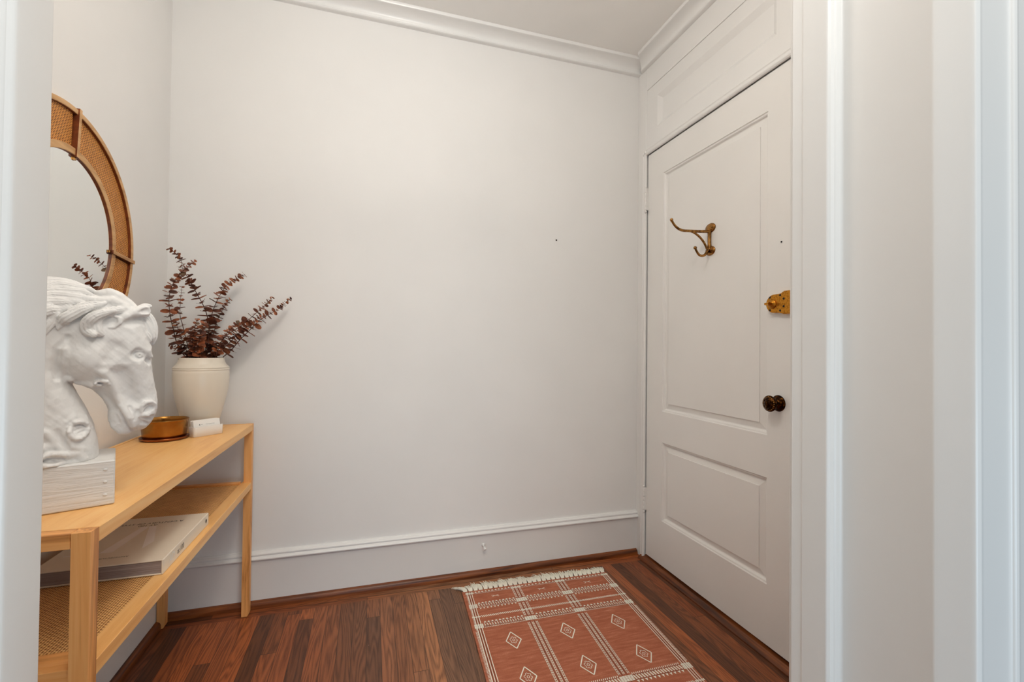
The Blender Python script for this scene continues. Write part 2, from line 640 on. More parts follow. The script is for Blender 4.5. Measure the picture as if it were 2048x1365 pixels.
# jambs of that opening: closed plan polygons swept upwards
def plan_sweep(name, poly, z0, z1, mat):
    b = MB()
    b.prism(poly, lambda a, c, t: (a, c, t), z0, z1)
    o = b.build(name, mat)
    bv = o.modifiers.new('edge', 'BEVEL')
    bv.width = 0.0022
    bv.segments = 3
    bv.limit_method = 'ANGLE'
    bv.angle_limit = math.radians(40)
    smooth_angle(o, 30)
    return struct(o)


right = [(0.5691, 0.500), (0.5700, 0.4845), (0.5685, 0.483), (0.5685, 0.4475), (0.5715, 0.4445), (0.5770, 0.4440), (0.5785, 0.4425),
         (0.5860, 0.4425), (0.5880, 0.4405), (0.5880, 0.3430), (0.5872, 0.3415), (0.5872, 0.3385), (0.5880, 0.3370),
         (0.5885, 0.3090), (0.5905, 0.3045), (0.5960, 0.3030), (0.6010, 0.3055), (0.6040, 0.3075), (0.6090, 0.3080),
         (0.6530, 0.3080), (0.6545, 0.3050), (0.6590, 0.3040), (0.6640, 0.3070), (0.6700, 0.3080),
         (0.6950, 0.3080), (0.6980, 0.3140), (0.7200, 0.3140), (0.7200, 0.3400), (0.6200, 0.3400), (0.6200, 0.5000)]
plan_sweep('trim_1', right, 0.0, OT, M['trim'])
left = [(-0.2700, 0.500), (-0.2700, 0.4600), (-0.2715, 0.4570), (-0.2760, 0.4560), (-0.2775, 0.4545), (-0.2880, 0.4540), (-0.2900, 0.4520),
        (-0.2900, 0.3090), (-0.2930, 0.3040), (-0.2990, 0.3030), (-0.3040, 0.3070), (-0.3600, 0.3080), (-0.4000, 0.3080), (-0.4000, 0.3400), (-0.3200, 0.3400), (-0.3200, 0.5000)]
plan_sweep('trim_2', list(reversed(left)), 0.0, OT, M['trim'])
# head of the opening and the foyer-side casing
b = MB()
b.box((-0.40, 0.308, OT), (0.70, 0.34, OT + 0.10), c=0.003)
b.box((-0.32, 0.34, OT), (0.62, 0.50, OT + 0.025), c=0.002)
struct(b.build('trim_3', M['trim']))
b = MB()
b.box((-0.38, YF - 0.012, 0), (-0.2735, YF + 0.008, OT + 0.10), c=0.003)
b.box((0.5725, YF - 0.012, 0), (0.68, YF + 0.008, OT + 0.10), c=0.003)
b.box((-0.2735, YF - 0.012, OT + 0.004), (0.5725, YF + 0.008, OT + 0.10), c=0.003)
struct(b.build('trim_4', M['trim']))


# ------------------------------------------------------------------ baseboards (profile a = out from wall, z)
def arc(cx, cz, r, a0, a1, n):
    return [(cx + r * math.cos(math.radians(a0 + (a1 - a0) * i / n)), cz + r * math.sin(math.radians(a0 + (a1 - a0) * i / n))) for i in range(n + 1)]


base_prof = [(0, 0.0), (0.013, 0.0), (0.013, 0.186), (0.0145, 0.190), (0.020, 0.1925)] + arc(0.0195, 0.1985, 0.0055, -70, 80, 6) + \
            [(0.0165, 0.2070), (0.0150, 0.2085), (0.0155, 0.2105)] + arc(0.0135, 0.2150, 0.0045, -40, 90, 5) + [(0.008, 0.2215), (0.006, 0.2255), (0.0, 0.2265)]


def run(prof, kind, t0, t1, name, mat, wall=0.0, m0=None, m1=None, smooth=True):
    """prof swept along a wall. kind 'back': a -> -Y from YB, t = X; 'left': a -> +X from XL, t = Y; 'right': a -> -X from XR."""
    b = MB()
    n = len(prof)

    def P(a, z, t, mit):
        t2 = t + (mit or 0) * a
        if kind == 'back':
            return (t2, YB - a, z)
        if kind == 'left':
            return (XL + a, t2, z)
        return (XR - a, t2, z)
    V = [P(a, z, t0, m0) for a, z in prof] + [P(a, z, t1, m1) for a, z in prof]
    F = [(i, (i + 1) % n, n + (i + 1) % n, n + i) for i in range(n)]
    if kind == 'back':
        F = [tuple(reversed(f)) for f in F]
    b.add(V, F)
    b.add(V, [tuple(range(n)), tuple(reversed(range(n, 2 * n)))])
    o = b.build(name, mat)
    if smooth:
        smooth_angle(o, 38)
    return struct(o)


run(base_prof, 'back', XL, 1.3585, 'baseboard_back', M['trim'], m0=1)
run(base_prof, 'left', 0.52, YB, 'baseboard_left', M['trim'], m1=-1)
qr = [(0.0, 0.0), (0.030, 0.0)] + arc(0.013, 0.012, 0.017, 0, 90, 6) + [(0.0, 0.031)]
run(qr, 'back', XL, 1.352, 'trim_5', M['quarter'], m0=1)
run(qr, 'left', 0.52, YB, 'trim_6', M['quarter_y'], m1=-1)

# crown moulding, a = out from wall, z down from ceiling
zc = ZC
crown = [(0.0, zc), (0.075, zc), (0.0755, zc - 0.006), (0.072, zc - 0.0125), (0.064, zc - 0.0145)]
crown += [(0.064 - 0.046 * math.sin(math.radians(t)), zc - 0.0145 - 0.030 * (1 - math.cos(math.radians(t)))) for t in (12, 26, 40, 54, 68, 80, 90)]
crown += [(0.017, zc - 0.047)] + [(0.0155 + 0.0065 * math.cos(math.radians(t)), zc - 0.0535 + 0.0065 * math.sin(math.radians(t))) for t in (60, 20, -20, -60, -90)] + [(0.004, zc - 0.0605), (0.0, zc - 0.0605)]
run(crown, 'back', XL, XR, 'trim_7', M['trim'], m0=1, m1=-1)
run([(a + XR - XD + (0.003 if z < ZC - 0.05 else 0.0), z) for a, z in crown], 'right', YF, YB, 'trim_8', M['trim'], m1=-1)
run(crown, 'left', YF, YB, 'trim_9', M['trim'], m1=-1)

# ------------------------------------------------------------------ door surround on the right wall
b = MB()
# hinge side casing, latch side casing, head with transom panel frame
b.box((XD - 0.004, DY1 + 0.014, 0), (XR, YB, ZC - 0.055), c=0.0015)
b.box((XD - 0.004, 0.52, 0), (XR, DY0 - 0.014, ZC - 0.055), c=0.0015)
# frieze above the panel, rails round the recessed transom panel
b.box((XD - 0.004, DY0 - 0.014, 2.429), (XR, DY1 + 0.014, ZC - 0.055))
struct(b.build('trim_10', M['trim']))
b = MB()
b.box((XD, DY0 - 0.014, 2.363), (XR, DY1 + 0.0138, 2.4285))
b.box((XD, 1.968, 2.115), (XR, DY1 + 0.0138, 2.363))
b.box((XD, DY0 - 0.014, 2.115), (XR, 1.262, 2.363))
b.box((XD, 1.262, 2.115), (XR, 1.968, 2.205))
# sloping sides of the recess
b.prism([(0, 0), (0.017, 0.026), (0.017, 0)], lambda a, c, t: (XD + a, t, 2.363 - c), 1.262, 1.968)
b.prism([(0, 0), (0.017, 0.026), (0.017, 0)], lambda a, c, t: (XD + a, 1.968 - c, t), 2.205, 2.363)
b.prism([(0, 0), (0.017, 0.026), (0.017, 0)], lambda a, c, t: (XD + a, 1.262 + c, t), 2.205, 2.363)
b.prism([(0, 0), (0.017, 0.026), (0.017, 0)], lambda a, c, t: (XD + a, t, 2.205 + c), 1.262, 1.968)
b.box((XD + 0.016, 1.262, 2.205), (XR - 0.001, 1.968, 2.363))
struct(b.build('trim_11', M['trim']))
# bead round the door opening
bead = [(0, 0), (0.006, 0.001), (0.0095, 0.006), (0.0095, 0.011), (0.006, 0.016), (0.0055, 0.022), (0.008, 0.026), (0.0075, 0.031), (0.0, 0.033)]
b = MB()
g = 0.004
b.prism([(a, c) for a, c in bead], lambda a, c, t: (XD - 0.004 - a * 1.15, t, DZ1 + g + c), DY0 - 0.03, DY1 + 0.03)
b.prism([(a, c) for a, c in bead], lambda a, c, t: (XD - 0.004 - a * 1.15, DY1 + 0.005 + c, t), 0.0, DZ1 + 0.033)
b.prism([(a, c) for a, c in bead], lambda a, c, t: (XD - 0.004 - a * 1.15, DY0 - 0.005 - c, t), 0.0, DZ1 + 0.033)
o = b.build('trim_12', M['trim'])
smooth_angle(o, 30)
struct(o)
# dark reveal behind the door edges
b = MB()
b.box((XR + 0.002, DY0 - 0.012, 0.0), (XR + 0.11, DY0 - 0.004, DZ1 + 0.012))
b.box((XR + 0.002, DY1 + 0.004, 0.0), (XR + 0.11, DY1 + 0.012, DZ1 + 0.012))
b.box((XR + 0.002, DY0 - 0.012, DZ1 + 0.006), (XR + 0.11, DY1 + 0.012, DZ1 + 0.012))
b.box((XR + 0.045, DY0 - 0.012, 0.0), (XR + 0.11, DY1 + 0.012, DZ1 + 0.012))
struct(b.build('trim_13', M['gap']))
# wooden sill under the door
b = MB()
b.prism([(0.0, 0.0), (0.050, 0.0), (0.050, 0.004), (0.044, 0.012), (0.030, 0.019), (0.0, 0.022)], lambda a, c, t: (XD + 0.022 - a, t, c), DY0 - 0.01, DY1 + 0.03)
struct(b.build('trim_14', M['quarter_y']))

# ------------------------------------------------------------------ the door leaf with two raised panels
door = thing('door_1', 'white two-panel wooden entry door with brass lock and knob', 'door', (XD, DY0, 0.0))
del door['category']
del door['label']
struct(door)
DT = 0.04
ZB = 0.030
PY0, PY1 = 1.2955, 1.9135
panels = [(0.777, 1.9495), (0.2445, 0.6250)]


def leaf():
    b = MB()
    x0 = XD
    # stiles and rails
    b.box((x0, DY0, ZB), (x0 + DT, PY0, DZ1))
    b.box((x0, PY1, ZB), (x0 + DT, DY1, DZ1))
    zs = [ZB, panels[1][0], panels[1][1], panels[0][0], panels[0][1], DZ1]
    for k in (0, 2, 4):
        b.box((x0, PY0, zs[k]), (x0 + DT, PY1, zs[k + 1]))
    for (z0, z1) in panels:
        # sticking (cyma) around the opening, then raised field
        loops = [(0.0, 0.0), (0.0015, 0.003), (0.004, 0.0045), (0.0075, 0.005), (0.0105, 0.0085), (0.012, 0.0125), (0.0145, 0.0140),
                 (0.0170, 0.0140), (0.0400, 0.0085), (0.0405, 0.0050), (0.0420, 0.0050)]
        V, F = [], []
        for ins, dep in loops:
            V += [(x0 + dep, PY0 + ins, z0 + ins), (x0 + dep, PY1 - ins, z0 + ins), (x0 + dep, PY1 - ins, z1 - ins), (x0 + dep, PY0 + ins, z1 - ins)]
        for i in range(len(loops) - 1):
            for k in range(4):
                k2 = (k + 1) % 4
                F.append((4 * i + k, 4 * i + 4 + k, 4 * i + 4 + k2, 4 * i + k2))
        e = 4 * (len(loops) - 1)
        F.append((e, e + 3, e + 2, e + 1))
        b.add(V, [tuple(reversed(f)) for f in F])
    return b


lf = leaf().build('door_leaf', M['door'], door)
# peephole hole in the stile
b = MB()
b.lathe([(0.0, 0.0004), (0.0035, 0.0004), (0.0052, 0.0012), (0.0062, 0.0)], (XD, 1.238, 1.461), 'x', 16, 0)
b.lathe([(0.0, 0.0006), (0.0034, 0.0006)], (XD, 1.238, 1.461), 'x', 16, 1)
b.build('screw_hole', [M['door'], M['black']], door)


def hinge(zc_, h=0.098):
    b = MB()
    y, x = DY1 + 0.003, XD - 0.0125
    k = 5
    for i in range(k):
        z0 = zc_ - h / 2 + h * i / k
        b.lathe([(0.0, 0.0006), (0.0048, 0.0006), (0.0054, 0.0016), (0.0054, h / k - 0.0016), (0.0048, h / k - 0.0006), (0.0, h / k - 0.0006)], (x, y, z0), 'z', 16)
    for s_ in (1, -1):
        b.ball((x, y, zc_ + s_ * (h / 2 + 0.007)), 0.006, sc=(1, 1, 1.0))
        b.lathe([(0.004, -0.006), (0.004, 0.006)], (x, y, zc_ + s_ * (h / 2 + 0.002)), 'z', 12)
    b.box((x, y - 0.0045, zc_ - h / 2), (XD + 0.002, y - 0.0025, zc_ + h / 2))
    b.box((x, y + 0.001, zc_ - h / 2), (XD + 0.002, y + 0.003, zc_ + h / 2))
    return b


for zc_ in (1.856, 0.312):
    hinge(zc_, 0.115).build('hinge', M['door'], door)

# knob
kb = MB()
kb.lathe([(0.0, 0.0), (0.0285, 0.0), (0.0290, 0.0015), (0.0270, 0.0040), (0.0262, 0.0050), (0.0240, 0.0062), (0.0205, 0.0068), (0.0190, 0.0085), (0.0120, 0.0105),
          (0.0098, 0.0150), (0.0092, 0.0220), (0.0100, 0.0270), (0.0125, 0.0300)], (XD, 1.248, 0.897), 'x', 40, 0)
kn = kb.build('door_knob', M['bronze'], door)
kb = MB()
kb.lathe([(0.0110, 0.0290), (0.0180, 0.0305), (0.0262, 0.0350), (0.0282, 0.0385), (0.0284, 0.0410), (0.0268, 0.0430), (0.0238, 0.0438), (0.0225, 0.0452),
          (0.0205, 0.0480), (0.0165, 0.0500), (0.0148, 0.0496), (0.0135, 0.0510), (0.0095, 0.0540), (0.0050, 0.0555), (0.0, 0.0558)], (XD, 1.248, 0.897), 'x', 48, 0)
for i in range(20):     # beaded rim
    a = 2 * PI * i / 20
    kb.ball((XD - 0.0445, 1.248 + 0.0228 * math.cos(a), 0.897 + 0.0228 * math.sin(a)), 0.0026, 1, 8, 6)
for i in range(10):
    a = 2 * PI * i / 10
    kb.ball((XD - 0.0492, 1.248 + 0.0155 * math.cos(a), 0.897 + 0.0155 * math.sin(a)), 0.0036, 0, 8, 6, (0.7, 1, 1))
kh = kb.build('knob_head', [M['bronze'], M['brass_old']], kn)

# rim lock
lk = MB()
yc, zl = 1.252, 1.2455
out = [(1.172, zl + 0.0405), (1.214, zl + 0.0405), (1.220, zl + 0.0345), (1.236, zl + 0.0320)]
out += [(yc + 0.0 + 0.0345 * math.sin(math.radians(t)), zl + 0.0325 * math.cos(math.radians(t))) for t in range(10, 176, 8)]
out += [(1.236, zl - 0.0320), (1.214, zl - 0.0385), (1.172, zl - 0.0385)]
lk.prism(out, lambda a, c, t: (XD - t, a, c), 0.0, 0.0155)
inn = [(yc + (a - yc) * 0.93, zl + (c - zl) * 0.93) for a, c in out]
lk.prism(inn, lambda a, c, t: (XD - t, a, c), 0.0155, 0.0185)
lko = lk.build('rim_lock', M['brass_lock'], door)
for yy, zz in ((1.268, 0.0225), (1.268, -0.0225), (1.226, 0.0270), (1.226, -0.0260), (1.212, 0.014), (1.212, -0.012)):
    sc_ = MB()
    sc_.lathe([(0.0, 0.0192), (0.0036, 0.0192), (0.0042, 0.0182)], (XD, yy, zl + zz), 'x', 14)
    sc_.build('screw', M['black'], lko)
tn = MB()
tn.lathe([(0.0, 0.018), (0.0165, 0.018), (0.0165, 0.0215), (0.0130, 0.0235), (0.0080, 0.0245), (0.0072, 0.033), (0.0, 0.033)], (XD, 1.258, zl - 0.001), 'x', 28)
tn.prism([(0.026, -0.0022), (0.030, -0.0042), (0.040, -0.0048), (0.046, -0.0035), (0.046, 0.0035), (0.040, 0.0048), (0.030, 0.0042), (0.026, 0.0022)],
         lambda a, c, t: (XD - a, 1.258 + t, zl - 0.001 + c), -0.008, 0.008)
tn.build('thumb_turn', M['brass_lock'], lko)

# ------------------------------------------------------------------ coat hook on the upper panel
HY, HX = 1.592, XD + 0.0050
hk = thing('coat_hook', 'aged brass double coat hook screwed to the upper panel of the white door', 'hook', (HX, HY, 1.545))


def disc(b, y, z, ry, rz, h):
    n = 28
    prof = [(1.0, 0.0), (1.0, 0.002), (0.92, 0.0045), (0.7, 0.0068), (0.35, h), (0.0, h + 0.0006)]
    V, F = [], []
    for i in range(n):
        a = 2 * PI * i / n
        for r, d in prof:
            V.append((HX - d, y + ry * r * math.cos(a), z + rz * r * math.sin(a)))
    m = len(prof)
    for i in range(n):
        j = (i + 1) % n
        for k in range(m - 1):
            F.append((i * m + k, j * m + k, j * m + k + 1, i * m + k + 1))
    b.add(V, F, 0, True)


hb = MB()
disc(hb, HY, 1.5965, 0.0300, 0.0205, 0.010)
disc(hb, HY, 1.5000, 0.0290, 0.0200, 0.010)
hb.tube([(HX - 0.005, HY, 1.590), (HX - 0.006, HY, 1.57), (HX - 0.006, HY, 1.53), (HX - 0.005, HY, 1.505)], [0.0105, 0.0075, 0.0075, 0.0105], 12)
hb.build('back_plate', M['brass_old'], hk)
hb = MB()
for z in (1.5985, 1.4995):
    for s_ in ((-1,) if z > 1.55 else (-1, 1)):
        hb = MB()
        hb.ball((HX - 0.0078, HY + 0.0165 * s_, z), 0.0052, 0, 12, 8, (0.5, 1, 1))
        hb.build('screw', M['brass_old'], hk)


def catmull(P, k=6):
    P = [Vector(p) for p in P]
    out_ = []
    for i in range(len(P) - 1):
        p0, p1, p2, p3 = P[max(0, i - 1)], P[i], P[i + 1], P[min(len(P) - 1, i + 2)]
        for j in range(k):
            t = j / k
            out_.append(0.5 * ((2 * p1) + (-p0 + p2) * t + (2 * p0 - 5 * p1 + 4 * p2 - p3) * t * t + (-p0 + 3 * p1 - 3 * p2 + p3) * t ** 3))
    out_.append(P[-1])
    return out_


hb = MB()
up = catmull([(HX - 0.004, HY, 1.5830), (1.330, HY, 1.5790), (1.300, HY, 1.5770), (1.262, HY, 1.5755), (1.232, HY, 1.5745), (1.210, HY, 1.5790), (1.192, HY, 1.5900), (1.180, HY, 1.6030), (1.1755, HY, 1.6095)])
nu = len(up)
hb.tube(up, [0.0068 - 0.0026 * i / nu for i in range(nu)], 12)
hb.ball((1.1735, HY, 1.6140), 0.0068)
hb.lathe([(0.0, -0.0015), (0.0060, -0.0012), (0.0060, 0.0012), (0.0, 0.0015)], (1.1765, HY, 1.6070), 'z', 14)
hb.build('upper_prong', M['brass_old'], hk)
hb = MB()
lo_ = catmull([(HX - 0.006, HY, 1.508), (1.349, HY, 1.492), (1.337, HY, 1.4795), (1.322, HY, 1.4755), (1.308, HY, 1.4810), (1.298, HY, 1.4930), (1.293, HY, 1.5010)])
hb.tube(lo_, [0.0062 - 0.0020 * i / len(lo_) for i in range(len(lo_))], 12)
hb.ball((1.2905, HY, 1.5070), 0.0072)
hb.build('lower_prong', M['brass_old'], hk)
hb = MB()
br_ = catmull([(1.262, HY, 1.5755), (1.285, HY, 1.5700), (1.310, HY, 1.5560), (1.330, HY, 1.5380), (1.343, HY, 1.5200), (1.350, HY, 1.5050)])
hb.tube(br_, 0.0046, 12)
hb.build('brace', M['brass_old'], hk)

# ------------------------------------------------------------------ nail and door stop
b = MB()
b.ball((0.888, YB - 0.0015, 1.626), 0.0042, 0, 10, 8, (1, 0.5, 1))
tag(b.build('nail', M['gap'], origin=(0.888, YB, 1.626)), 'small dark nail in the bare white back wall', 'nail')
ds = thing('door_stop', 'small white screw-in door stop on the tall baseboard of the back wall', 'door stop', (0.523, YB - 0.013, 0.143))
b = MB()


def stub(b, prof, mi=0):
    V, F = [], []
    n, m = 18, len(prof)
    for i in range(n):
        a = 2 * PI * i / n
        for r, h in prof:
            V.append((0.523 + r * math.cos(a), YB - 0.013 - h, 0.143 + r * math.sin(a) - h * 0.12))
    for i in range(n):
        j = (i + 1) % n
        for k in range(m - 1):
            F.append((i * m + k, i * m + k + 1, j * m + k + 1, j * m + k))
    b.add(V, F, mi, True)


stub(b, [(0.0085, 0.0), (0.0085, 0.002), (0.0050, 0.005), (0.0038, 0.012), (0.0034, 0.026)])
b.build('stem', M['trim'], ds)
b = MB()
stub(b, [(0.0036, 0.024), (0.0068, 0.025), (0.0074, 0.030), (0.0066, 0.037), (0.0, 0.038)])
b.build('tip', M['trim'], ds)

# ------------------------------------------------------------------ ceiling lamp (above the frame) that lights the foyer
lp = thing('ceiling_lamp', 'round flush-mounted glass ceiling lamp above the rug', 'lamp', (LAMP[0], LAMP[1], ZC))
b = MB()
b.lathe([(0.0, 0.0), (0.10, 0.0), (0.104, -0.006), (0.104, -0.026), (0.094, -0.030), (0.0, -0.030)], (LAMP[0], LAMP[1], ZC), 'z', 48)
b.build('lamp_base', M['brass_old'], lp)
b = MB()
b.lathe([(0.125 * math.cos(math.radians(t)), -0.030 - 0.085 * math.sin(math.radians(t))) for t in (0, 12, 25, 40, 55, 70, 82, 90)], (LAMP[0], LAMP[1], ZC), 'z', 48)
b.build('lamp_shade', M['lampglass'], lp)
pl_ = bpy.data.lights.new('lamp_bulb', 'POINT')
pl_.energy = LAMP_POWER
pl_.color = (1.0, 0.955, 0.895)
pl_.shadow_soft_size = 0.10
po = bpy.data.objects.new('lamp_bulb', pl_)
COL.objects.link(po)
po.location = LAMP

# ------------------------------------------------------------------ console table
TX0, TX1, TY0, TY1, TZ = -0.760, -0.449, 0.953, 2.081, 0.7625
LG = 0.0270
ct = thing('console_table', 'long light oak console table with a woven cane lower shelf against the left wall', 'table', (TX0, TY0, 0.0))
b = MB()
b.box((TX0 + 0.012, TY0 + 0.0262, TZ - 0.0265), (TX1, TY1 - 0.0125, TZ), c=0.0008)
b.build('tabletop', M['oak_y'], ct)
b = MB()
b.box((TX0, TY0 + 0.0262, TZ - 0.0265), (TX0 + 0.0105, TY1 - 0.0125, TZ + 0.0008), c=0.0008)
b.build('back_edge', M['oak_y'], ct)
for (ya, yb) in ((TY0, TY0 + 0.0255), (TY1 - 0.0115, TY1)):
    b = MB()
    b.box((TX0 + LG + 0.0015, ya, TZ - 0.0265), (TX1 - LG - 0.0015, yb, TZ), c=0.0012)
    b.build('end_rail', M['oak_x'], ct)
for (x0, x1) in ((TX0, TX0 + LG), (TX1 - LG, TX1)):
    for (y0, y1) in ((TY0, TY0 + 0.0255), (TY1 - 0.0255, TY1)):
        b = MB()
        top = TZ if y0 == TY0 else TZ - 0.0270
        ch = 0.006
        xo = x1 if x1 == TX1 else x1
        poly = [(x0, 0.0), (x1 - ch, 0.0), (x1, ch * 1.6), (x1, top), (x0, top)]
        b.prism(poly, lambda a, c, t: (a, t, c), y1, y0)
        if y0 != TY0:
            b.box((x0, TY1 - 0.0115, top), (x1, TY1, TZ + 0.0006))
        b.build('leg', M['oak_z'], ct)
# lower shelf
SZ0, SZ1 = 0.5045, 0.5315
SY0, SY1 = TY0 + 0.0262, TY1 - 0.0262
shf = MB()
shf.box((TX1 - 0.036, SY0, SZ0), (TX1 - 0.0005, TY1 - 0.006, SZ1), c=0.0008)
sh = shf.build('shelf', M['oak_y'], ct)
shf = MB()
shf.box((TX0 + 0.0005, SY0, SZ0), (TX0 + 0.036, TY1 - 0.006, SZ1), c=0.0008)
shf.build('shelf_rail', M['oak_y'], sh)
b = MB()
b.box((TX0 + LG + 0.001, TY0 + 0.008, SZ0), (TX1 - LG - 0.001, TY0 + 0.0262, SZ1), c=0.0005)
b.box((TX0 + 0.0365, TY0 + 0.0258, SZ0), (TX1 - 0.0365, TY0 + 0.066, SZ1), c=0.0005)
b.build('shelf_rail', M['oak_x'], sh)
b = MB()
b.box((TX0 + 0.0365, SY1 - 0.022, SZ0), (TX1 - 0.0365, SY1, SZ1 + 0.007), c=0.0008)
b.build('shelf_rail', M['oak_x'], sh)
b = MB()
b.box((TX0 + 0.036, TY0 + 0.066, SZ1 - 0.010), (TX1 - 0.036, SY1 - 0.022, SZ1 - 0.0014))
b.build('cane_panel', M['cane_shelf'], sh)

# ------------------------------------------------------------------ text helper (outline lettering turned into mesh)
def text_mesh(s, size, xs=1.0, extrude=0.0, res=3, offset=0.0):
    cu = bpy.data.curves.new('lettering', 'FONT')
    cu.body = s
    cu.size = size
    cu.align_x = 'CENTER'
    cu.align_y = 'CENTER'
    cu.resolution_u = res
    cu.extrude = extrude
    cu.offset = offset
    t = bpy.data.objects.new('lettering', cu)
    COL.objects.link(t)
    dg = bpy.context.evaluated_depsgraph_get()
    me = bpy.data.meshes.new_from_object(t.evaluated_get(dg))
    bpy.data.objects.remove(t)
    V = [(v.co.x * xs, v.co.y) for v in me.vertices]
    F = [tuple(p.vertices) for p in me.polygons]
    bpy.data.meshes.remove(me)
    return V, F


# ------------------------------------------------------------------ coffee-table book on the lower shelf
BX0, BX1, BY0, BY1 = -0.722, -0.467, 1.292, 1.612
BZ0, BT = SZ1 + 0.0004, 0.0355
rotb = math.radians(-0.8)
bk = thing('book', 'large cream coffee-table book lying flat on the cane shelf under the console', 'book', ((BX0 + BX1) / 2, (BY0 + BY1) / 2, BZ0))
b = MB()
b.box((BX0, BY0, BZ0), (BX1, BY1, BZ0 + 0.0028), c=0.0008)
b.box((BX0, BY0, BZ0 + BT - 0.0028), (BX1, BY1, BZ0 + BT), c=0.0008)
b.box((BX1 - 0.0030, BY0, BZ0 + 0.001), (BX1 + 0.0006, BY1, BZ0 + BT - 0.001), c=0.0006)
b.build('cover', M['book'], bk)
b = MB()
b.box((BX0 + 0.004, BY0 + 0.004, BZ0 + 0.0028), (BX1 - 0.0034, BY1 - 0.004, BZ0 + BT - 0.0028))
b.build('pages', M['pages'], bk)
b = MB()
zt = BZ0 + BT


def put_text(b, s, size, cx, cy, xs, mi=0):
    V, F = text_mesh(s, size, xs)
    # reader stands at the far end: letters run towards -x, their tops towards -y
    b.add([(cx - x, cy - y, zt + 0.0003) for x, y in V], F, mi)


put_text(b, 'A CENTURY OF STYLE', 0.0165, -0.5945, 1.5600, 0.98)
b.build('cover_title', M['ink'], bk)
b = MB()
put_text(b, 'AT 100', 0.0150, -0.5950, 1.5430, 1.0)
b.build('cover_number', M['ink'], bk)
b = MB()
put_text(b, 'ARCHITECTURAL DIGEST', 0.0085, -0.6040, 1.3350, 1.05)
b.build('cover_heading', M['ink'], bk)
b = MB()
zt += 0.00015
b.add([(-0.606, 1.534, zt), (-0.588, 1.534, zt), (-0.600, 1.374, zt), (-0.628, 1.374, zt)], [(0, 3, 2, 1)])
b.add([(-0.588, 1.534, zt), (-0.571, 1.534, zt), (-0.533, 1.418, zt), (-0.5420, 1.374, zt)], [(0, 3, 2, 1)])
b.add([(-0.628, 1.374, zt), (-0.600, 1.374, zt), (-0.600, 1.370, zt), (-0.700, 1.370, zt), (-0.700, 1.374, zt)], [(0, 4, 3, 2, 1)])
b.build('cover_letter_shapes', M['book_pale'], bk)
b = MB()
V, F = text_mesh('at 100', 0.0200, 0.85)
b.add([(BX1 + 0.0010, 1.398 + x, BZ0 + BT / 2 + y) for x, y in V], F, 0)
b.build('spine_number', [M['print']], bk)
b = MB()
V = [(BX1 + 0.0010, 1.590 + 0.0055 * math.cos(a), BZ0 + BT / 2 + 0.0060 * math.sin(a)) for a in [2 * PI * i / 14 for i in range(14)]]
b.add(V, [tuple(range(14))], 0)
b.build('spine_emblem', [M['ink']], bk)
b = MB()
V, F = text_mesh('AD', 0.030, 0.8)
b.add([(BX1 + 0.0008, 1.345 + x, BZ0 + BT / 2 + y) for x, y in V], F, 0)
b.build('spine_initials', [M['book_spine_pale']], bk)

# ------------------------------------------------------------------ cream vase
VX, VY = -0.5985, 1.960
vz = TZ + 0.0004
R_ = [(0.0, 0.0), (0.046, 0.0), (0.0485, 0.002), (0.050, 0.008), (0.0565, 0.030), (0.0650, 0.060), (0.0735, 0.092), (0.0815, 0.128), (0.0868, 0.162), (0.0888, 0.190), (0.0886, 0.212),
      (0.0878, 0.2220), (0.0872, 0.2232), (0.0880, 0.2245), (0.0888, 0.2270), (0.0882, 0.2290), (0.0870, 0.2300), (0.0872, 0.2312), (0.0884, 0.2330), (0.0880, 0.2348), (0.0862, 0.2368),
      (0.0820, 0.2415), (0.0775, 0.2465), (0.0745, 0.2520), (0.0722, 0.2600), (0.0708, 0.2670), (0.0704, 0.2690), (0.0696, 0.2698), (0.0686, 0.2688), (0.0690, 0.2600), (0.0740, 0.245), (0.080, 0.225), (0.082, 0.19), (0.074, 0.11), (0.050, 0.02), (0.0, 0.012)]
b = MB()
b.lathe(R_, (VX, VY, vz), 'z', 72)
vs = b.build('vase', M['vase'], origin=(VX, VY, vz))
smooth_angle(vs, 60)
tag(vs, 'cream ceramic vase with ridged shoulder holding red-brown eucalyptus on the console', 'vase')

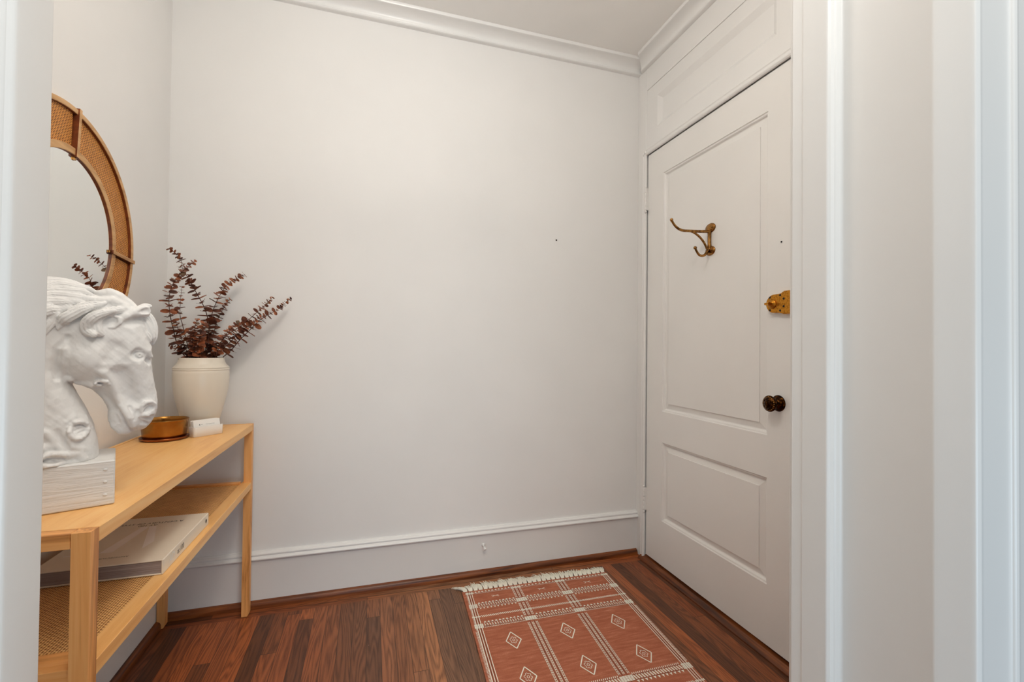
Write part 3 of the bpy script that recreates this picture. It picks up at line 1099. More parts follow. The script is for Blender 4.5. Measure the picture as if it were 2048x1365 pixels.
# ------------------------------------------------------------------ eucalyptus branches
BR = [
 [(-0.7251, 2.0, 1.4385), (-0.6999, 1.997, 1.4191), (-0.6825, 1.994, 1.3973), (-0.6761, 1.991, 1.3634), (-0.6635, 1.988, 1.3412), (-0.6443, 1.985, 1.3081), (-0.6233, 1.982, 1.2674), (-0.6056, 1.979, 1.2341), (-0.5911, 1.976, 1.1967), (-0.581, 1.973, 1.1367), (-0.5881, 1.97, 1.0297)],
 [(-0.6058, 1.9, 1.3819), (-0.624, 1.9045, 1.3671), (-0.6436, 1.909, 1.3486), (-0.6616, 1.9135, 1.3267), (-0.681, 1.918, 1.294), (-0.6911, 1.9225, 1.2582), (-0.6936, 1.927, 1.2226), (-0.6899, 1.9315, 1.178), (-0.6815, 1.936, 1.1333), (-0.6698, 1.9405, 1.0793), (-0.644, 1.945, 1.0303)],
 [(-0.6593, 1.94, 1.2924), (-0.6641, 1.943, 1.2433), (-0.6658, 1.946, 1.1887), (-0.6584, 1.949, 1.1526), (-0.6424, 1.952, 1.0796), (-0.6268, 1.955, 1.03)],
 [(-0.5961, 1.9, 1.1753), (-0.6109, 1.915, 1.1251), (-0.6196, 1.93, 1.0798), (-0.6078, 1.945, 1.0304)],
 [(-0.4851, 2.06, 1.3641), (-0.509, 2.0506, 1.3454), (-0.5359, 2.0412, 1.3248), (-0.5552, 2.0319, 1.2894), (-0.569, 2.0225, 1.2547), (-0.5823, 2.0131, 1.2052), (-0.5871, 2.0038, 1.1567), (-0.5916, 1.9944, 1.0992), (-0.5991, 1.985, 1.0293)],
 [(-0.5398, 2.08, 1.2655), (-0.5512, 2.065, 1.2436), (-0.5589, 2.05, 1.2145), (-0.5712, 2.035, 1.1779), (-0.578, 2.02, 1.1286), (-0.5862, 2.005, 1.0803), (-0.5941, 1.99, 1.0292)],
 [(-0.3827, 2.06, 1.2761), (-0.4006, 2.0506, 1.2542), (-0.4253, 2.0412, 1.2223), (-0.4495, 2.0319, 1.195), (-0.4767, 2.0225, 1.1641), (-0.5051, 2.0131, 1.1396), (-0.5362, 2.0038, 1.1098), (-0.5581, 1.9944, 1.0711), (-0.5713, 1.985, 1.0294)],
 [(-0.3175, 2.07, 1.2757), (-0.338, 2.0597, 1.2533), (-0.3635, 2.0494, 1.225), (-0.3886, 2.0391, 1.2073), (-0.422, 2.0287, 1.1817), (-0.4544, 2.0184, 1.1409), (-0.486, 2.0081, 1.1009), (-0.5119, 1.9978, 1.0619), (-0.5356, 1.9875, 1.0351)],
 [(-0.4682, 1.93, 1.1657), (-0.494, 1.9356, 1.1467), (-0.5195, 1.9412, 1.1146), (-0.5368, 1.9469, 1.0808), (-0.5538, 1.9525, 1.0303)],
 [(-0.6719, 1.92, 1.1689), (-0.6623, 1.93, 1.1245), (-0.6462, 1.94, 1.0704), (-0.6331, 1.95, 1.0301)],
 [(-0.5756, 1.9, 1.1615), (-0.5889, 1.915, 1.1165), (-0.6022, 1.93, 1.0709), (-0.5998, 1.945, 1.0304)],
 [(-0.3988, 2.0, 1.2005), (-0.4407, 1.994, 1.1696), (-0.4816, 1.988, 1.1297), (-0.5133, 1.982, 1.0907), (-0.5444, 1.976, 1.0524), (-0.5588, 1.97, 1.0298)],
 [(-0.6922, 1.93, 1.079), (-0.6732, 1.9375, 1.0702), (-0.6506, 1.945, 1.0521), (-0.626, 1.9525, 1.0301)],
 [(-0.622, 1.91, 1.1428), (-0.6195, 1.9288, 1.098), (-0.6133, 1.9475, 1.0303)],
]
BL = [
 'tallest eucalyptus branch in the cream vase, its tip nodding left towards the mirror',
 'leafy eucalyptus branch arching up along the left side of the cream vase',
 'thin sparse eucalyptus sprig standing between the two tall left branches',
 'short eucalyptus sprig with a bare twig tip above the vase centre',
 'eucalyptus branch leaning right with full leaves, its tip touching the back wall',
 'short eucalyptus branch behind the right-leaning one, close to the back wall',
 'low eucalyptus branch reaching far right, ending second furthest from the vase',
 'longest low eucalyptus branch, its tip reaching furthest right of the vase',
 'short eucalyptus sprig spreading right just above the vase rim',
 'short broad-leaved eucalyptus sprig at the left rim of the vase',
 'short broad-leaved eucalyptus sprig in front of the central stems',
 'middle low eucalyptus branch between the two long ones reaching right',
 'lowest left eucalyptus sprig lying on the vase rim',
 'stubby eucalyptus sprig hidden among the leaves over the rim centre']
SIZE = [0.0165, 0.0165, 0.0125, 0.012, 0.0165, 0.0140, 0.0145, 0.0150, 0.0140, 0.0190, 0.0190, 0.0140, 0.0185, 0.0185]


def leaf_geo(b, p, d, nrm, L, W, mi, rng):
    """almost round leaf, cupped, 0.4 mm thick look through its curvature"""
    d = d.normalized()
    s_ = d.cross(nrm).normalized()
    nn = s_.cross(d).normalized()
    rows = 5
    V, F = [], []
    cup = rng.uniform(0.05, 0.22)
    for i in range(rows + 1):
        t = i / rows
        w = W * math.sin(PI * (0.05 + 0.91 * t) ** 0.90) ** 0.55
        for j in (-1, -0.5, 0, 0.5, 1):
            q = p + d * (L * t) + s_ * (w * j) + nn * (cup * W * (j * j) * 1.2 - cup * L * 0.4 * t * t)
            V.append(q)
    for i in range(rows):
        for j in range(4):
            a = i * 5 + j
            F.append((a, a + 1, a + 6, a + 5))
    b.add(V, F, mi, True)


for bi, (P, lab, S) in enumerate(zip(BR, BL, SIZE)):
    rng = random.Random(100 + bi)
    tip_first = catmull(P, 5)
    base = tip_first[-1]
    inner = Vector((VX + (base.x - VX) * 0.35, VY + (base.y - VY) * 0.35, vz + 0.10))
    tip_first.append(base.lerp(inner, 0.5))
    tip_first.append(inner)
    th = thing('eucalyptus_branch', lab, 'branch', tuple(base), 'dried eucalyptus branches in the cream vase')
    b = MB()
    n = len(tip_first)
    b.tube(tip_first, [0.0005 + 0.0014 * (i / n) for i in range(n)], 6)
    b.build('stem', M['stem'], th)
    b = MB()
    # walk from tip to base
    dist, nxt, k = 0.0, 0.004, 0
    total = sum((tip_first[i + 1] - tip_first[i]).length for i in range(n - 3))
    ang = rng.uniform(0, PI)
    for i in range(n - 3):
        a, c = tip_first[i], tip_first[i + 1]
        seg = (c - a).length
        while dist + seg >= nxt:
            q = a.lerp(c, (nxt - dist) / seg)
            T = (a - c).normalized()
            f = min(1.0, nxt / max(0.16, total * 0.55))
            size = S * (0.38 + 0.62 * f) * rng.uniform(0.88, 1.15)
            ref = Vector((0, 0, 1)) if abs(T.z) < 0.8 else Vector((1, 0, 0))
            u_ = T.cross(ref).normalized()
            w_ = T.cross(u_).normalized()
            ang += PI / 2 + rng.uniform(-0.35, 0.35)
            for s_ in (0, PI):
                dd = (u_ * math.cos(ang + s_) + w_ * math.sin(ang + s_) + T * rng.uniform(0.05, 0.5) + Vector((0, 0, rng.uniform(-0.3, 0.1)))).normalized()
                tilt = (T * 0.8 + Vector((rng.uniform(-.5, .5), rng.uniform(-.9, .1), rng.uniform(-.3, .5)))).normalized()
                end = q + dd * (2 * size)
                if end.y > YB - 0.006 or end.x < XL + 0.006:
                    dd.y *= 0.2
                    dd.normalize()
                    if (q + dd * 2 * size).x < XL + 0.006:
                        continue
                mi = rng.choices([0, 1, 2], [5, 4, 1.2 if bi in (0, 5) else 0.25])[0]
                leaf_geo(b, q, dd, tilt, 1.75 * size, size * rng.uniform(0.85, 1.0), mi, rng)
            k += 1
            nxt += (0.0070 + 0.0110 * f) * rng.uniform(0.9, 1.15) * (1.35 if bi in (2,) else 1.0)
        dist += seg
    b.build('foliage', [M['leaf'], M['leaf2'], M['leaf3']], th)

# ------------------------------------------------------------------ gold bowl on its saucer
GX, GY = -0.6570, 1.812
gb = thing('planter_bowl', 'brushed gold metal bowl standing on a copper saucer between horse bust and vase', 'bowl', (GX, GY, TZ))
b = MB()
b.lathe([(0.0, 0.0005), (0.060, 0.0005), (0.0645, 0.0025), (0.0675, 0.0060), (0.0685, 0.0085), (0.0678, 0.0102), (0.0660, 0.0096), (0.0635, 0.0070), (0.0610, 0.0056), (0.0, 0.0055)], (GX, GY, TZ), 'z', 72)
sc1 = b.build('saucer', M['saucer'], gb)
b = MB()
b.lathe([(0.0, 0.0062), (0.0580, 0.0062), (0.0598, 0.0080), (0.0625, 0.0300), (0.0655, 0.0600), (0.0662, 0.0640), (0.0672, 0.0650), (0.0673, 0.0668), (0.0662, 0.0674), (0.0650, 0.0662), (0.0642, 0.0560), (0.0590, 0.0100), (0.0, 0.0090)],
        (GX, GY, TZ), 'z', 72)
bo = b.build('bowl', M['bowl'], gb)

# ------------------------------------------------------------------ card holder with cards
ha = math.atan2(1.878 - 1.804, -0.503 + 0.574)
hu = Vector((math.cos(ha), math.sin(ha), 0))
hn = Vector((-math.sin(ha), math.cos(ha), 0))
H0 = Vector((-0.5705, 1.8075, TZ + 0.0003))


def rrect(l0, l1, w0, w1, r, n=5):
    out_ = []
    for cx, cy, a0 in ((l1 - r, w0 + r, -90), (l1 - r, w1 - r, 0), (l0 + r, w1 - r, 90), (l0 + r, w0 + r, 180)):
        out_ += [(cx + r * math.cos(math.radians(a0 + 90 * i / n)), cy + r * math.sin(math.radians(a0 + 90 * i / n))) for i in range(n + 1)]
    return out_


hd = MB()
LH, WH, HH = 0.0985, 0.036, 0.034
rings = []
for ins, z in ((0.0015, 0.0), (0.0, 0.0015), (-0.0008, HH - 0.001), (0.0, HH), (0.0022, HH), (0.0030, HH - 0.001), (0.0035, 0.006), (0.006, 0.004)):
    rings.append([H0 + hu * a + hn * c + Vector((0, 0, z)) for a, c in rrect(ins, LH - ins, ins, WH - ins, max(0.002, 0.007 - ins))])
m = len(rings[0])
V = [p for r in rings for p in r]
F = [(i * m + k, i * m + (k + 1) % m, (i + 1) * m + (k + 1) % m, (i + 1) * m + k) for i in range(len(rings) - 1) for k in range(m)]
hd.add(V, F, 0, True)
hd.add(rings[0], [tuple(reversed(range(m)))])
hd.add(rings[-1], [tuple(range(m))])
ho = hd.build('card_holder', M['holder'], origin=tuple(H0))
smooth_angle(ho, 50)
tag(ho, 'small white open-top card holder in front of the cream vase', 'card holder')
lean = math.radians(12)
for k in range(5):
    w = Vector(hn) * math.sin(lean) + Vector((0, 0, math.cos(lean)))
    nrm = hu.cross(w).normalized()     # points back towards the viewer side
    o_ = H0 + hu * 0.0050 + hn * (0.0062 + 0.0042 * k) + Vector((0, 0, 0.0052))
    nf = -hn * math.cos(lean) + Vector((0, 0, math.sin(lean)))
    b = MB()
    tk = 0.0016
    q = [o_, o_ + hu * 0.0885, o_ + hu * 0.0885 + w * 0.0500, o_ + w * 0.0500]
    V = [p for p in q] + [p - nf * tk for p in q]
    b.add(V, [(0, 1, 2, 3), (7, 6, 5, 4), (0, 4, 5, 1), (1, 5, 6, 2), (2, 6, 7, 3), (3, 7, 4, 0)])
    if k == 0:
        def mk(u0, v0, u1, v1):
            b.add([o_ + hu * u + w * v + nf * 0.0003 for u, v in ((u0, v0), (u1, v0), (u1, v1), (u0, v1))], [(0, 1, 2, 3)], 1)
        mk(0.0180, 0.0335, 0.0215, 0.0350)
        mk(0.0188, 0.0350, 0.0207, 0.0375)
        mk(0.0182, 0.0322, 0.0189, 0.0336)
        mk(0.0206, 0.0322, 0.0213, 0.0336)
        mk(0.0240, 0.0352, 0.0300, 0.0357)
        mk(0.0400, 0.0342, 0.0700, 0.0349)
    c_ = b.build('business_card', [M['card'], M['print']], origin=tuple(o_))
    if k == 0:
        tag(c_, 'front white business card with a small grey printed emblem and line of text', 'card', 'business cards in the white holder')
    else:
        tag(c_, ['second white business card, directly behind the printed one', 'middle white business card of the five in the holder', 'fourth white business card from the front in the holder', 'rearmost white business card, nearest to the cream vase'][k - 1], 'card', 'business cards in the white holder')

# ------------------------------------------------------------------ round cane mirror on the left wall
MY, MZ = 1.484, 1.377
MXF = XL + 0.0010
mr = thing('wall_mirror', 'round wall mirror in a wide oak and woven cane frame above the console', 'mirror', (MXF, MY, MZ))


def ring(b, r0, r1, x0, x1, n=120, mi=0, c=0.0012):
    prof = [(r0, x0), (r0, x1 - c), (r0 + c, x1), (r1 - c, x1), (r1, x1 - c), (r1, x0)]
    V, F = [], []
    mm = len(prof)
    for i in range(n):
        a = 2 * PI * i / n
        for r, x in prof:
            V.append((x, MY + r * math.cos(a), MZ + r * math.sin(a)))
    for i in range(n):
        j = (i + 1) % n
        for k in range(mm):
            k2 = (k + 1) % mm
            F.append((i * mm + k, j * mm + k, j * mm + k2, i * mm + k2))
    for i_, f in enumerate(F):
        b.f.append(tuple(q + len(b.v) for q in reversed(f)))
        b.mi.append(1 if i_ % mm == 0 else 0)
        b.sm.append(False)
    b.v += V


b = MB()
ring(b, 0.317, 0.331, MXF, MXF + 0.018)
o = b.build('outer_ring', [M['oak_ring'], M['stain']], mr)
smooth_angle(o, 40)
b = MB()
ring(b, 0.204, 0.223, MXF + 0.004, MXF + 0.018)
o = b.build('inner_ring', [M['oak_ring'], M['stain']], mr)
smooth_angle(o, 40)
A0 = math.radians(-4.5)
for q in range(4):
    a = A0 + q * PI / 2
    ca, sa = math.cos(a), math.sin(a)
    b = MB()

    def spoke(r, tt, x):
        return (x, MY + r * ca - tt * sa, MZ + r * sa + tt * ca)
    V = [spoke(r, tt, x) for x in (MXF + 0.002, MXF + 0.0215) for r, tt in ((0.201, -0.0055), (0.3345, -0.0055), (0.3345, 0.0055), (0.201, 0.0055))]
    b.add(V, [(0, 3, 2, 1), (4, 5, 6, 7)])
    b.add(V, [(0, 1, 5, 4), (1, 2, 6, 5), (2, 3, 7, 6), (3, 0, 4, 7)], 1)
    b.build('spoke', [M['oak_ring'], M['stain']], mr)
    b = MB()
    V = [spoke(r, tt, x) for x in (MXF + 0.0130, MXF + 0.0165) for r, tt in ((0.193, -0.0035), (0.2035, -0.0035), (0.2035, 0.0035), (0.193, 0.0035))]
    b.add(V, [(0, 3, 2, 1), (4, 5, 6, 7), (0, 1, 5, 4), (1, 2, 6, 5), (2, 3, 7, 6), (3, 0, 4, 7)])
    b.build('clip', M['brass_old'], mr)
    # cane quarter
    b = MB()
    V, F = [], []
    n = 30
    a0, a1 = a + 0.0085 / 0.27, a + PI / 2 - 0.0085 / 0.27
    for i in range(n + 1):
        t = a0 + (a1 - a0) * i / n
        for r, x in ((0.222, MXF + 0.006), (0.222, MXF + 0.0090), (0.318, MXF + 0.0090), (0.318, MXF + 0.006)):
            V.append((x, MY + r * math.cos(t), MZ + r * math.sin(t)))
    for i in range(n):
        for k in range(4):
            k2 = (k + 1) % 4
            F.append((i * 4 + k, i * 4 + k2, i * 4 + 4 + k2, i * 4 + 4 + k))
    b.add(V, F)
    b.build('cane_panel', M['cane_mirror'], mr)
b = MB()
n = 96
V = [(MXF + 0.0125, MY + 0.2055 * math.cos(2 * PI * i / n), MZ + 0.2055 * math.sin(2 * PI * i / n)) for i in range(n)]
V += [(MXF + 0.003, p[1], p[2]) for p in V]
b.add(V, [tuple(range(n)), tuple(reversed(range(n, 2 * n)))] + [(i, n + i, n + (i + 1) % n, (i + 1) % n) for i in range(n)])
b.build('mirror_glass', M['mirror'], mr)

# ------------------------------------------------------------------ rug
RO = Vector((0.39754, 1.98633, 0))
RU = Vector((0.99989, -0.01482, 0))
RV = Vector((-0.05282, -0.99860, 0))
RW, RL, RT = 0.698, 1.18, 0.0055
rg = thing('rug', 'rust-red flatweave rug with cream diamonds and fringe in front of the door', 'rug', tuple(RO))


def rp(u, v, z=RT):
    q = RO + RU * u + RV * v
    return (q.x, q.y, z)


b = MB()
nu_, nv_ = 12, 24
edge = random.Random(3)
lw = [0.0025 * math.sin(3.1 * j * RL / nv_) + edge.uniform(-0.0008, 0.0008) for j in range(nv_ + 1)]
V, F = [], []
for j in range(nv_ + 1):
    for i in range(nu_ + 1):
        u = RW * i / nu_
        if i == 0:
            u += lw[j]
        V.append(rp(u, RL * j / nv_))
for j in range(nv_):
    for i in range(nu_):
        a = j * (nu_ + 1) + i
        F.append((a, a + nu_ + 1, a + nu_ + 2, a + 1))
b.add(V, F)
bord = [j * (nu_ + 1) for j in range(nv_ + 1)] + [nv_ * (nu_ + 1) + i for i in range(1, nu_ + 1)] + [j * (nu_ + 1) + nu_ for j in range(nv_ - 1, -1, -1)] + [i for i in range(nu_ - 1, 0, -1)]
W_ = [V[i] for i in bord]
nb_ = len(W_)
b.add(W_ + [(p[0], p[1], 0.0004) for p in W_], [(i, nb_ + i, nb_ + (i + 1) % nb_, (i + 1) % nb_) for i in range(nb_)])
b.add([(p[0], p[1], 0.0004) for p in W_], [tuple(reversed(range(nb_)))])
b.build('rug_weave', M['rug'], rg)
# embroidery
e = MB()
er = random.Random(11)
ZE = RT + 0.0007


def eq(pts, mi=0, z=ZE):
    V = [rp(u, v, z) for u, v in pts]
    e.add(V, [tuple(range(len(V)))], mi)


def stroke(u0, v0, u1, v1, w, mi=0, z=ZE):
    du, dv = u1 - u0, v1 - v0
    l = math.hypot(du, dv) or 1
    a, c = -dv / l * w / 2, du / l * w / 2
    eq([(u0 + a, v0 + c), (u1 + a, v1 + c), (u1 - a, v1 - c), (u0 - a, v0 - c)], mi, z)


def jit(s_=0.0006):
    return er.uniform(-s_, s_)


def tri_row(v, h, u0, u1, pitch=0.0150, w=0.0118):
    h *= 1.3
    n = int((u1 - u0) / pitch)
    for i in range(n):
        c = u0 + (i + 0.5) * (u1 - u0) / n + jit()
        eq([(c - w / 2, v), (c + jit(), v - h), (c + w / 2, v + jit(0.0004))] if h > 0 else [(c - w / 2, v), (c + w / 2, v), (c + jit(), v - h)])


def ticks(v0, v1, u0, u1, pitch=0.0058, w=0.0026, sk=0.002, z=ZE):
    n = max(1, int((u1 - u0) / pitch))
    for i in range(n):
        c = u0 + (i + 0.5) * (u1 - u0) / n + jit(0.0004)
        stroke(c - sk, v0 + jit(0.0004), c + sk, v1 + jit(0.0004), w, 0, z)


def hline(v, u0, u1, w=0.0018, mi=0):
    n = max(1, int((u1 - u0) / 0.05))
    for i in range(n):
        a = u0 + (u1 - u0) * i / n
        c = u0 + (u1 - u0) * (i + 1) / n
        stroke(a, v + jit(0.0004), c, v + jit(0.0004), w, mi, ZE + (0.0002 if mi else 0))


def vline(u, v0, v1, w=0.0018, mi=0):
    n = max(1, int((v1 - v0) / 0.06))
    for i in range(n):
        a = v0 + (v1 - v0) * i / n
        c = v0 + (v1 - v0) * (i + 1) / n
        stroke(u + jit(0.0003), a, u + jit(0.0003), c, w, mi, ZE + (0.0002 if mi else 0))


def vticks(u0, u1, v0, v1, pitch=0.0062, w=0.0026, sk=0.0012):
    n = max(1, int((v1 - v0) / pitch))
    for i in range(n):
        c = v0 + (i + 0.5) * (v1 - v0) / n + jit(0.0004)
        stroke(u0 + jit(0.0003), c - sk, u1 + jit(0.0003), c + sk, w)


C1, C2 = 0.2395, 0.4515
LU, RU_ = 0.030, 0.679
spans = [(0.050, C1 - 0.024), (C1 + 0.024, C2 - 0.024), (C2 + 0.024, 0.660)]
for (a, c) in spans:
    # row A
    tri_row(0.0225, 0.0080, a, c)
    hline(0.0255, a, c, 0.0010, 1)
    ticks(0.0270, 0.0320, a, c, 0.0066, 0.0018)
    # row B
    tri_row(0.1085, 0.0075, a, c)
    hline(0.1110, a, c, 0.0011, 1)
    ticks(0.1125, 0.1290, a, c, 0.0102, 0.0030, 0.0022)
    ticks(0.1135, 0.1165, a, c, 0.0102, 0.0058, 0.0)
    hline(0.1310, a, c, 0.0011, 1)
    ticks(0.1325, 0.1370, a, c, 0.0066, 0.0018)
    tri_row(0.1400, -0.0075, a, c, 0.0150, 0.0085)
    # row C
    ticks(0.1930, 0.2050, a, c, 0.0070, 0.0030, 0.0026)
    # row D
    tri_row(0.2425, 0.0075, a, c)
    hline(0.2455, a, c, 0.0011, 1)
    ticks(0.2475, 0.2640, a, c, 0.0102, 0.0030, 0.0022)
    ticks(0.2600, 0.2635, a, c, 0.0102, 0.0058, 0.0)
    hline(0.2665, a, c, 0.0011, 1)
    ticks(0.2690, 0.2750, a, c, 0.0062, 0.0024, 0.0015)
    # row E and the mirrored rows of the near end
    ticks(0.6400, 0.6480, a, c, 0.0070, 0.0026, -0.001)
    hline(0.6500, a, c, 0.0011, 1)
    ticks(0.6520, 0.6700, a, c, 0.0100, 0.0050, 0.0022)
    hline(0.6725, a, c, 0.0011, 1)
    tri_row(0.6750, -0.0090, a, c, 0.0150, 0.0100)
    ticks(0.7250, 0.7370, a, c, 0.0070, 0.0030, 0.0026)
    for v0 in (0.77, 1.10):
        ticks(v0, v0 + 0.0165, a, c, 0.0102, 0.0030, 0.0022)
        tri_row(v0 - 0.003, 0.0075, a, c)
    # little crosses
    m_ = (a + c) / 2 + 0.004
    for s_ in (-1, 1):
        stroke(m_, 0.0660, m_ + s_ * 0.016, 0.0590, 0.0022)
        stroke(m_ + s_ * 0.005, 0.0645, m_ + s_ * 0.015, 0.0730, 0.0022)
# lengthwise bands
for C_ in (C1, C2):
    for off in (-0.0165, 0.0, 0.0165):
        for (v0, v1) in ((0.010, 0.105), (0.145, 0.240), (0.285, 0.640), (0.685, 0.770), (0.79, 1.10)):
            vline(C_ + off - 0.0030, v0, v1, 0.0016)
            vline(C_ + off + 0.0030, v0, v1, 0.0016)
            vticks(C_ + off - 0.0036, C_ + off + 0.0036, v0, v1, 0.0105 if v0 > 0.28 else 0.0135, 0.0030, 0.0018)
    for off in (-0.0082, 0.0082):
        vline(C_ + off, 0.010, 1.16, 0.0016, 1)
for (u, s_) in ((LU, -1), (RU_, 1)):
    vline(u - 0.0090, 0.010, 1.16, 0.0030)
    vline(u, 0.010, 1.16, 0.0026)
    vline(u + 0.0095, 0.010, 1.16, 0.0026)
    for off in (-0.0045, 0.0047):
        vline(u + off, 0.010, 1.16, 0.0016, 1)
    a = u + s_ * 0.0105
    vticks(a, a + s_ * 0.0085, 0.290, 0.640, 0.0062, 0.0022, 0.0010)
    vticks(a, a + s_ * 0.0050, 0.012, 0.285, 0.0062, 0.0022, 0.0010)
# filled crossings
for C_, hw in ((LU, 0.018), (C1, 0.024), (C2, 0.024), (RU_, 0.018)):
    for (v0, v1) in ((0.016, 0.030), (0.1100, 0.1380), (0.196, 0.204), (0.2480, 0.2740), (0.6480, 0.6740), (0.727, 0.735), (0.77, 0.79)):
        k = max(2, int((v1 - v0) / 0.0042))
        for i in range(k):
            v = v0 + (v1 - v0) * (i + 0.5) / k
            for j in range(5):
                c0 = C_ - hw + 2 * hw * j / 5
                stroke(c0 + 0.0006, v + jit(0.0004), c0 + 2 * hw / 5 - 0.0006, v + jit(0.0004), (v1 - v0) / k * 0.84, 0, ZE + 0.0004)


def diamond(cu, cv, a=0.0285, h=0.0485):
    P4 = [(cu, cv - h), (cu + a, cv + 0.003), (cu, cv + h), (cu - a, cv)]
    for i in range(4):
        p, q = P4[i], P4[(i + 1) % 4]
        stroke(p[0], p[1], q[0], q[1], 0.0038)
    k = 6
    for i in range(k):      # little six-lobed flower
        t = 2 * PI * i / k + 0.3
        c0, c1 = cu + 0.0095 * math.cos(t), cv + 0.0135 * math.sin(t)
        for j in range(6):
            t0, t1 = t - 1.9 + 3.8 * j / 6, t - 1.9 + 3.8 * (j + 1) / 6
            stroke(c0 + 0.0042 * math.cos(t0), c1 + 0.0055 * math.sin(t0), c0 + 0.0042 * math.cos(t1), c1 + 0.0055 * math.sin(t1), 0.0017)
    for i in range(8):
        t0, t1 = 2 * PI * i / 8, 2 * PI * (i + 1) / 8
        stroke(cu + 0.0042 * math.cos(t0), cv + 0.0058 * math.sin(t0), cu + 0.0042 * math.cos(t1), cv + 0.0058 * math.sin(t1), 0.0018)


for v in (0.374, 0.567, 0.86, 1.02):
    for u in (0.1395, 0.354, 0.569):
        diamond(u, v)
e.build('embroidery', [M['yarn'], M['thread']], rg)
# fringe at the far end
f_ = MB()
fr_ = random.Random(5)
nt_ = 30
for i in range(nt_):
    u = 0.004 + (RW - 0.008) * (i + 0.5) / nt_
    lean_ = -0.012 + 0.018 * i / nt_ + fr_.uniform(-0.010, 0.010)
    L = fr_.uniform(0.046, 0.062)
    if i == 0:
        lean_, L = -0.040, 0.040
    for k in range(13):
        o1 = (k / 12 - 0.5)
        sp_ = fr_.uniform(0.7, 1.1)
        pts = []
        for s_ in range(5):
            t = s_ / 4
            wv = 0.0025 * math.sin(t * 5 + k)
            pts.append(rp(u + o1 * (0.013 + 0.020 * t * sp_) + lean_ * t * t + wv * t, 0.003 - L * sp_ * t, 0.0040 + 0.0085 * math.sin(t * 2.4) * (1 + 0.5 * math.sin(k * 2.1)) - 0.0022 * t))
        f_.tube(pts, [0.0015, 0.0018, 0.0018, 0.0015, 0.0006], 5)
f_.build('fringe', M['yarn'], rg)

# ------------------------------------------------------------------ horse-head bust (a distance field meshed by surface nets)
HA = math.radians(23.7)
HT = Vector((math.cos(HA), math.sin(HA), 0))
HN = Vector((-math.sin(HA), math.cos(HA), 0))
HP = Vector((-0.484, 1.107, 0)) + HN * 0.0712
hs = thing('horse_head_statue', 'white plaster horse head bust on a white wooden block on the console', 'statue', tuple(HP + Vector((0, 0, TZ))))


def P2(poly, S, Z):
    """signed distance to a closed polygon, negative inside"""
    d = np.full(S.shape, 1e9, np.float32)
    inside = np.zeros(S.shape, bool)
    n = len(poly)
    for i in range(n):
        x0, y0 = poly[i]
        x1, y1 = poly[(i + 1) % n]
        ex, ey = x1 - x0, y1 - y0
        wx, wy = S - x0, Z - y0
        t = np.clip((wx * ex + wy * ey) / (ex * ex + ey * ey + 1e-12), 0, 1)
        d = np.minimum(d, (wx - ex * t) ** 2 + (wy - ey * t) ** 2)
        c = ((y0 <= Z) != (y1 <= Z)) & (S < (x1 - x0) * (Z - y0) / (y1 - y0 + 1e-12) + x0)
        inside ^= c
    d = np.sqrt(d)
    return np.where(inside, -d, d)


def smin(a, b, k):
    h = np.maximum(k - np.abs(a - b), 0) / k
    return np.minimum(a, b) - h * h * k * 0.25


def smax(a, b, k):
    return -smin(-a, -b, k)


VX_ = 0.00140
s0, s1, n0, n1, z0_, z1_ = -0.285, 0.092, -0.084, 0.084, 0.838, 1.228
gs = np.arange(s0, s1, VX_, dtype=np.float32)
gn = np.arange(n0, n1, VX_, dtype=np.float32)
gz = np.arange(z0_, z1_, VX_, dtype=np.float32)
S2, Z2 = np.meshgrid(gs, gz, indexing='ij')
head_poly = [(-0.030, 1.188), (0.000, 1.186), (0.022, 1.174), (0.038, 1.152), (0.048, 1.125), (0.0535, 1.098), (0.0555, 1.075), (0.0560, 1.050), (0.0585, 1.022), (0.0635, 0.992), (0.0680, 0.965), (0.0690, 0.948),
             (0.0665, 0.930), (0.0590, 0.912), (0.0490, 0.899), (0.0360, 0.895), (0.0240, 0.893), (0.0130, 0.890), (0.0030, 0.896), (-0.0080, 0.908), (-0.0130, 0.920), (-0.0140, 0.932), (-0.0130, 0.944),
             (-0.0160, 0.954), (-0.0260, 0.972), (-0.0380, 0.987), (-0.0560, 0.9975), (-0.0740, 1.008), (-0.0810, 1.025), (-0.0830, 1.055), (-0.0800, 1.090), (-0.0700, 1.130), (-0.0550, 1.165)]
neck_poly = [(-0.0780, 1.030), (-0.0690, 1.000), (-0.0560, 0.972), (-0.0440, 0.944), (-0.0350, 0.915), (-0.0290, 0.888), (-0.0265, 0.865), (-0.0260, 0.800), (-0.205, 0.800), (-0.225, 0.880), (-0.245, 0.960),
             (-0.245, 1.040), (-0.220, 1.120), (-0.180, 1.175), (-0.120, 1.200), (-0.070, 1.198), (-0.020, 1.188), (0.010, 1.172), (0.000, 1.120), (-0.040, 1.060)]


def field(poly, R, hz, hv, power=2.0):
    d = -P2(poly, S2, Z2)                       # positive inside
    hw = np.interp(Z2, hz, hv).astype(np.float32)
    return d, hw, R


def inflate(poly, R, hw, N, p=2.0):
    d = -P2(poly, S2, Z2)
    e = np.maximum(R - d, 0) / R                # 0 deep inside, 1 on the outline, >1 outside
    g = (e[:, None, :] ** p + (np.abs(N)[None, :, None] / hw[:, None, :]) ** p) ** (1 / p) - 1
    return g * np.minimum(R, hw)[:, None, :]


hw_h = np.interp(Z2, [0.88, 0.90, 0.925, 0.945, 0.965, 1.00, 1.04, 1.08, 1.13, 1.19], [0.020, 0.026, 0.030, 0.030, 0.0285, 0.036, 0.044, 0.046, 0.042, 0.030]).astype(np.float32)
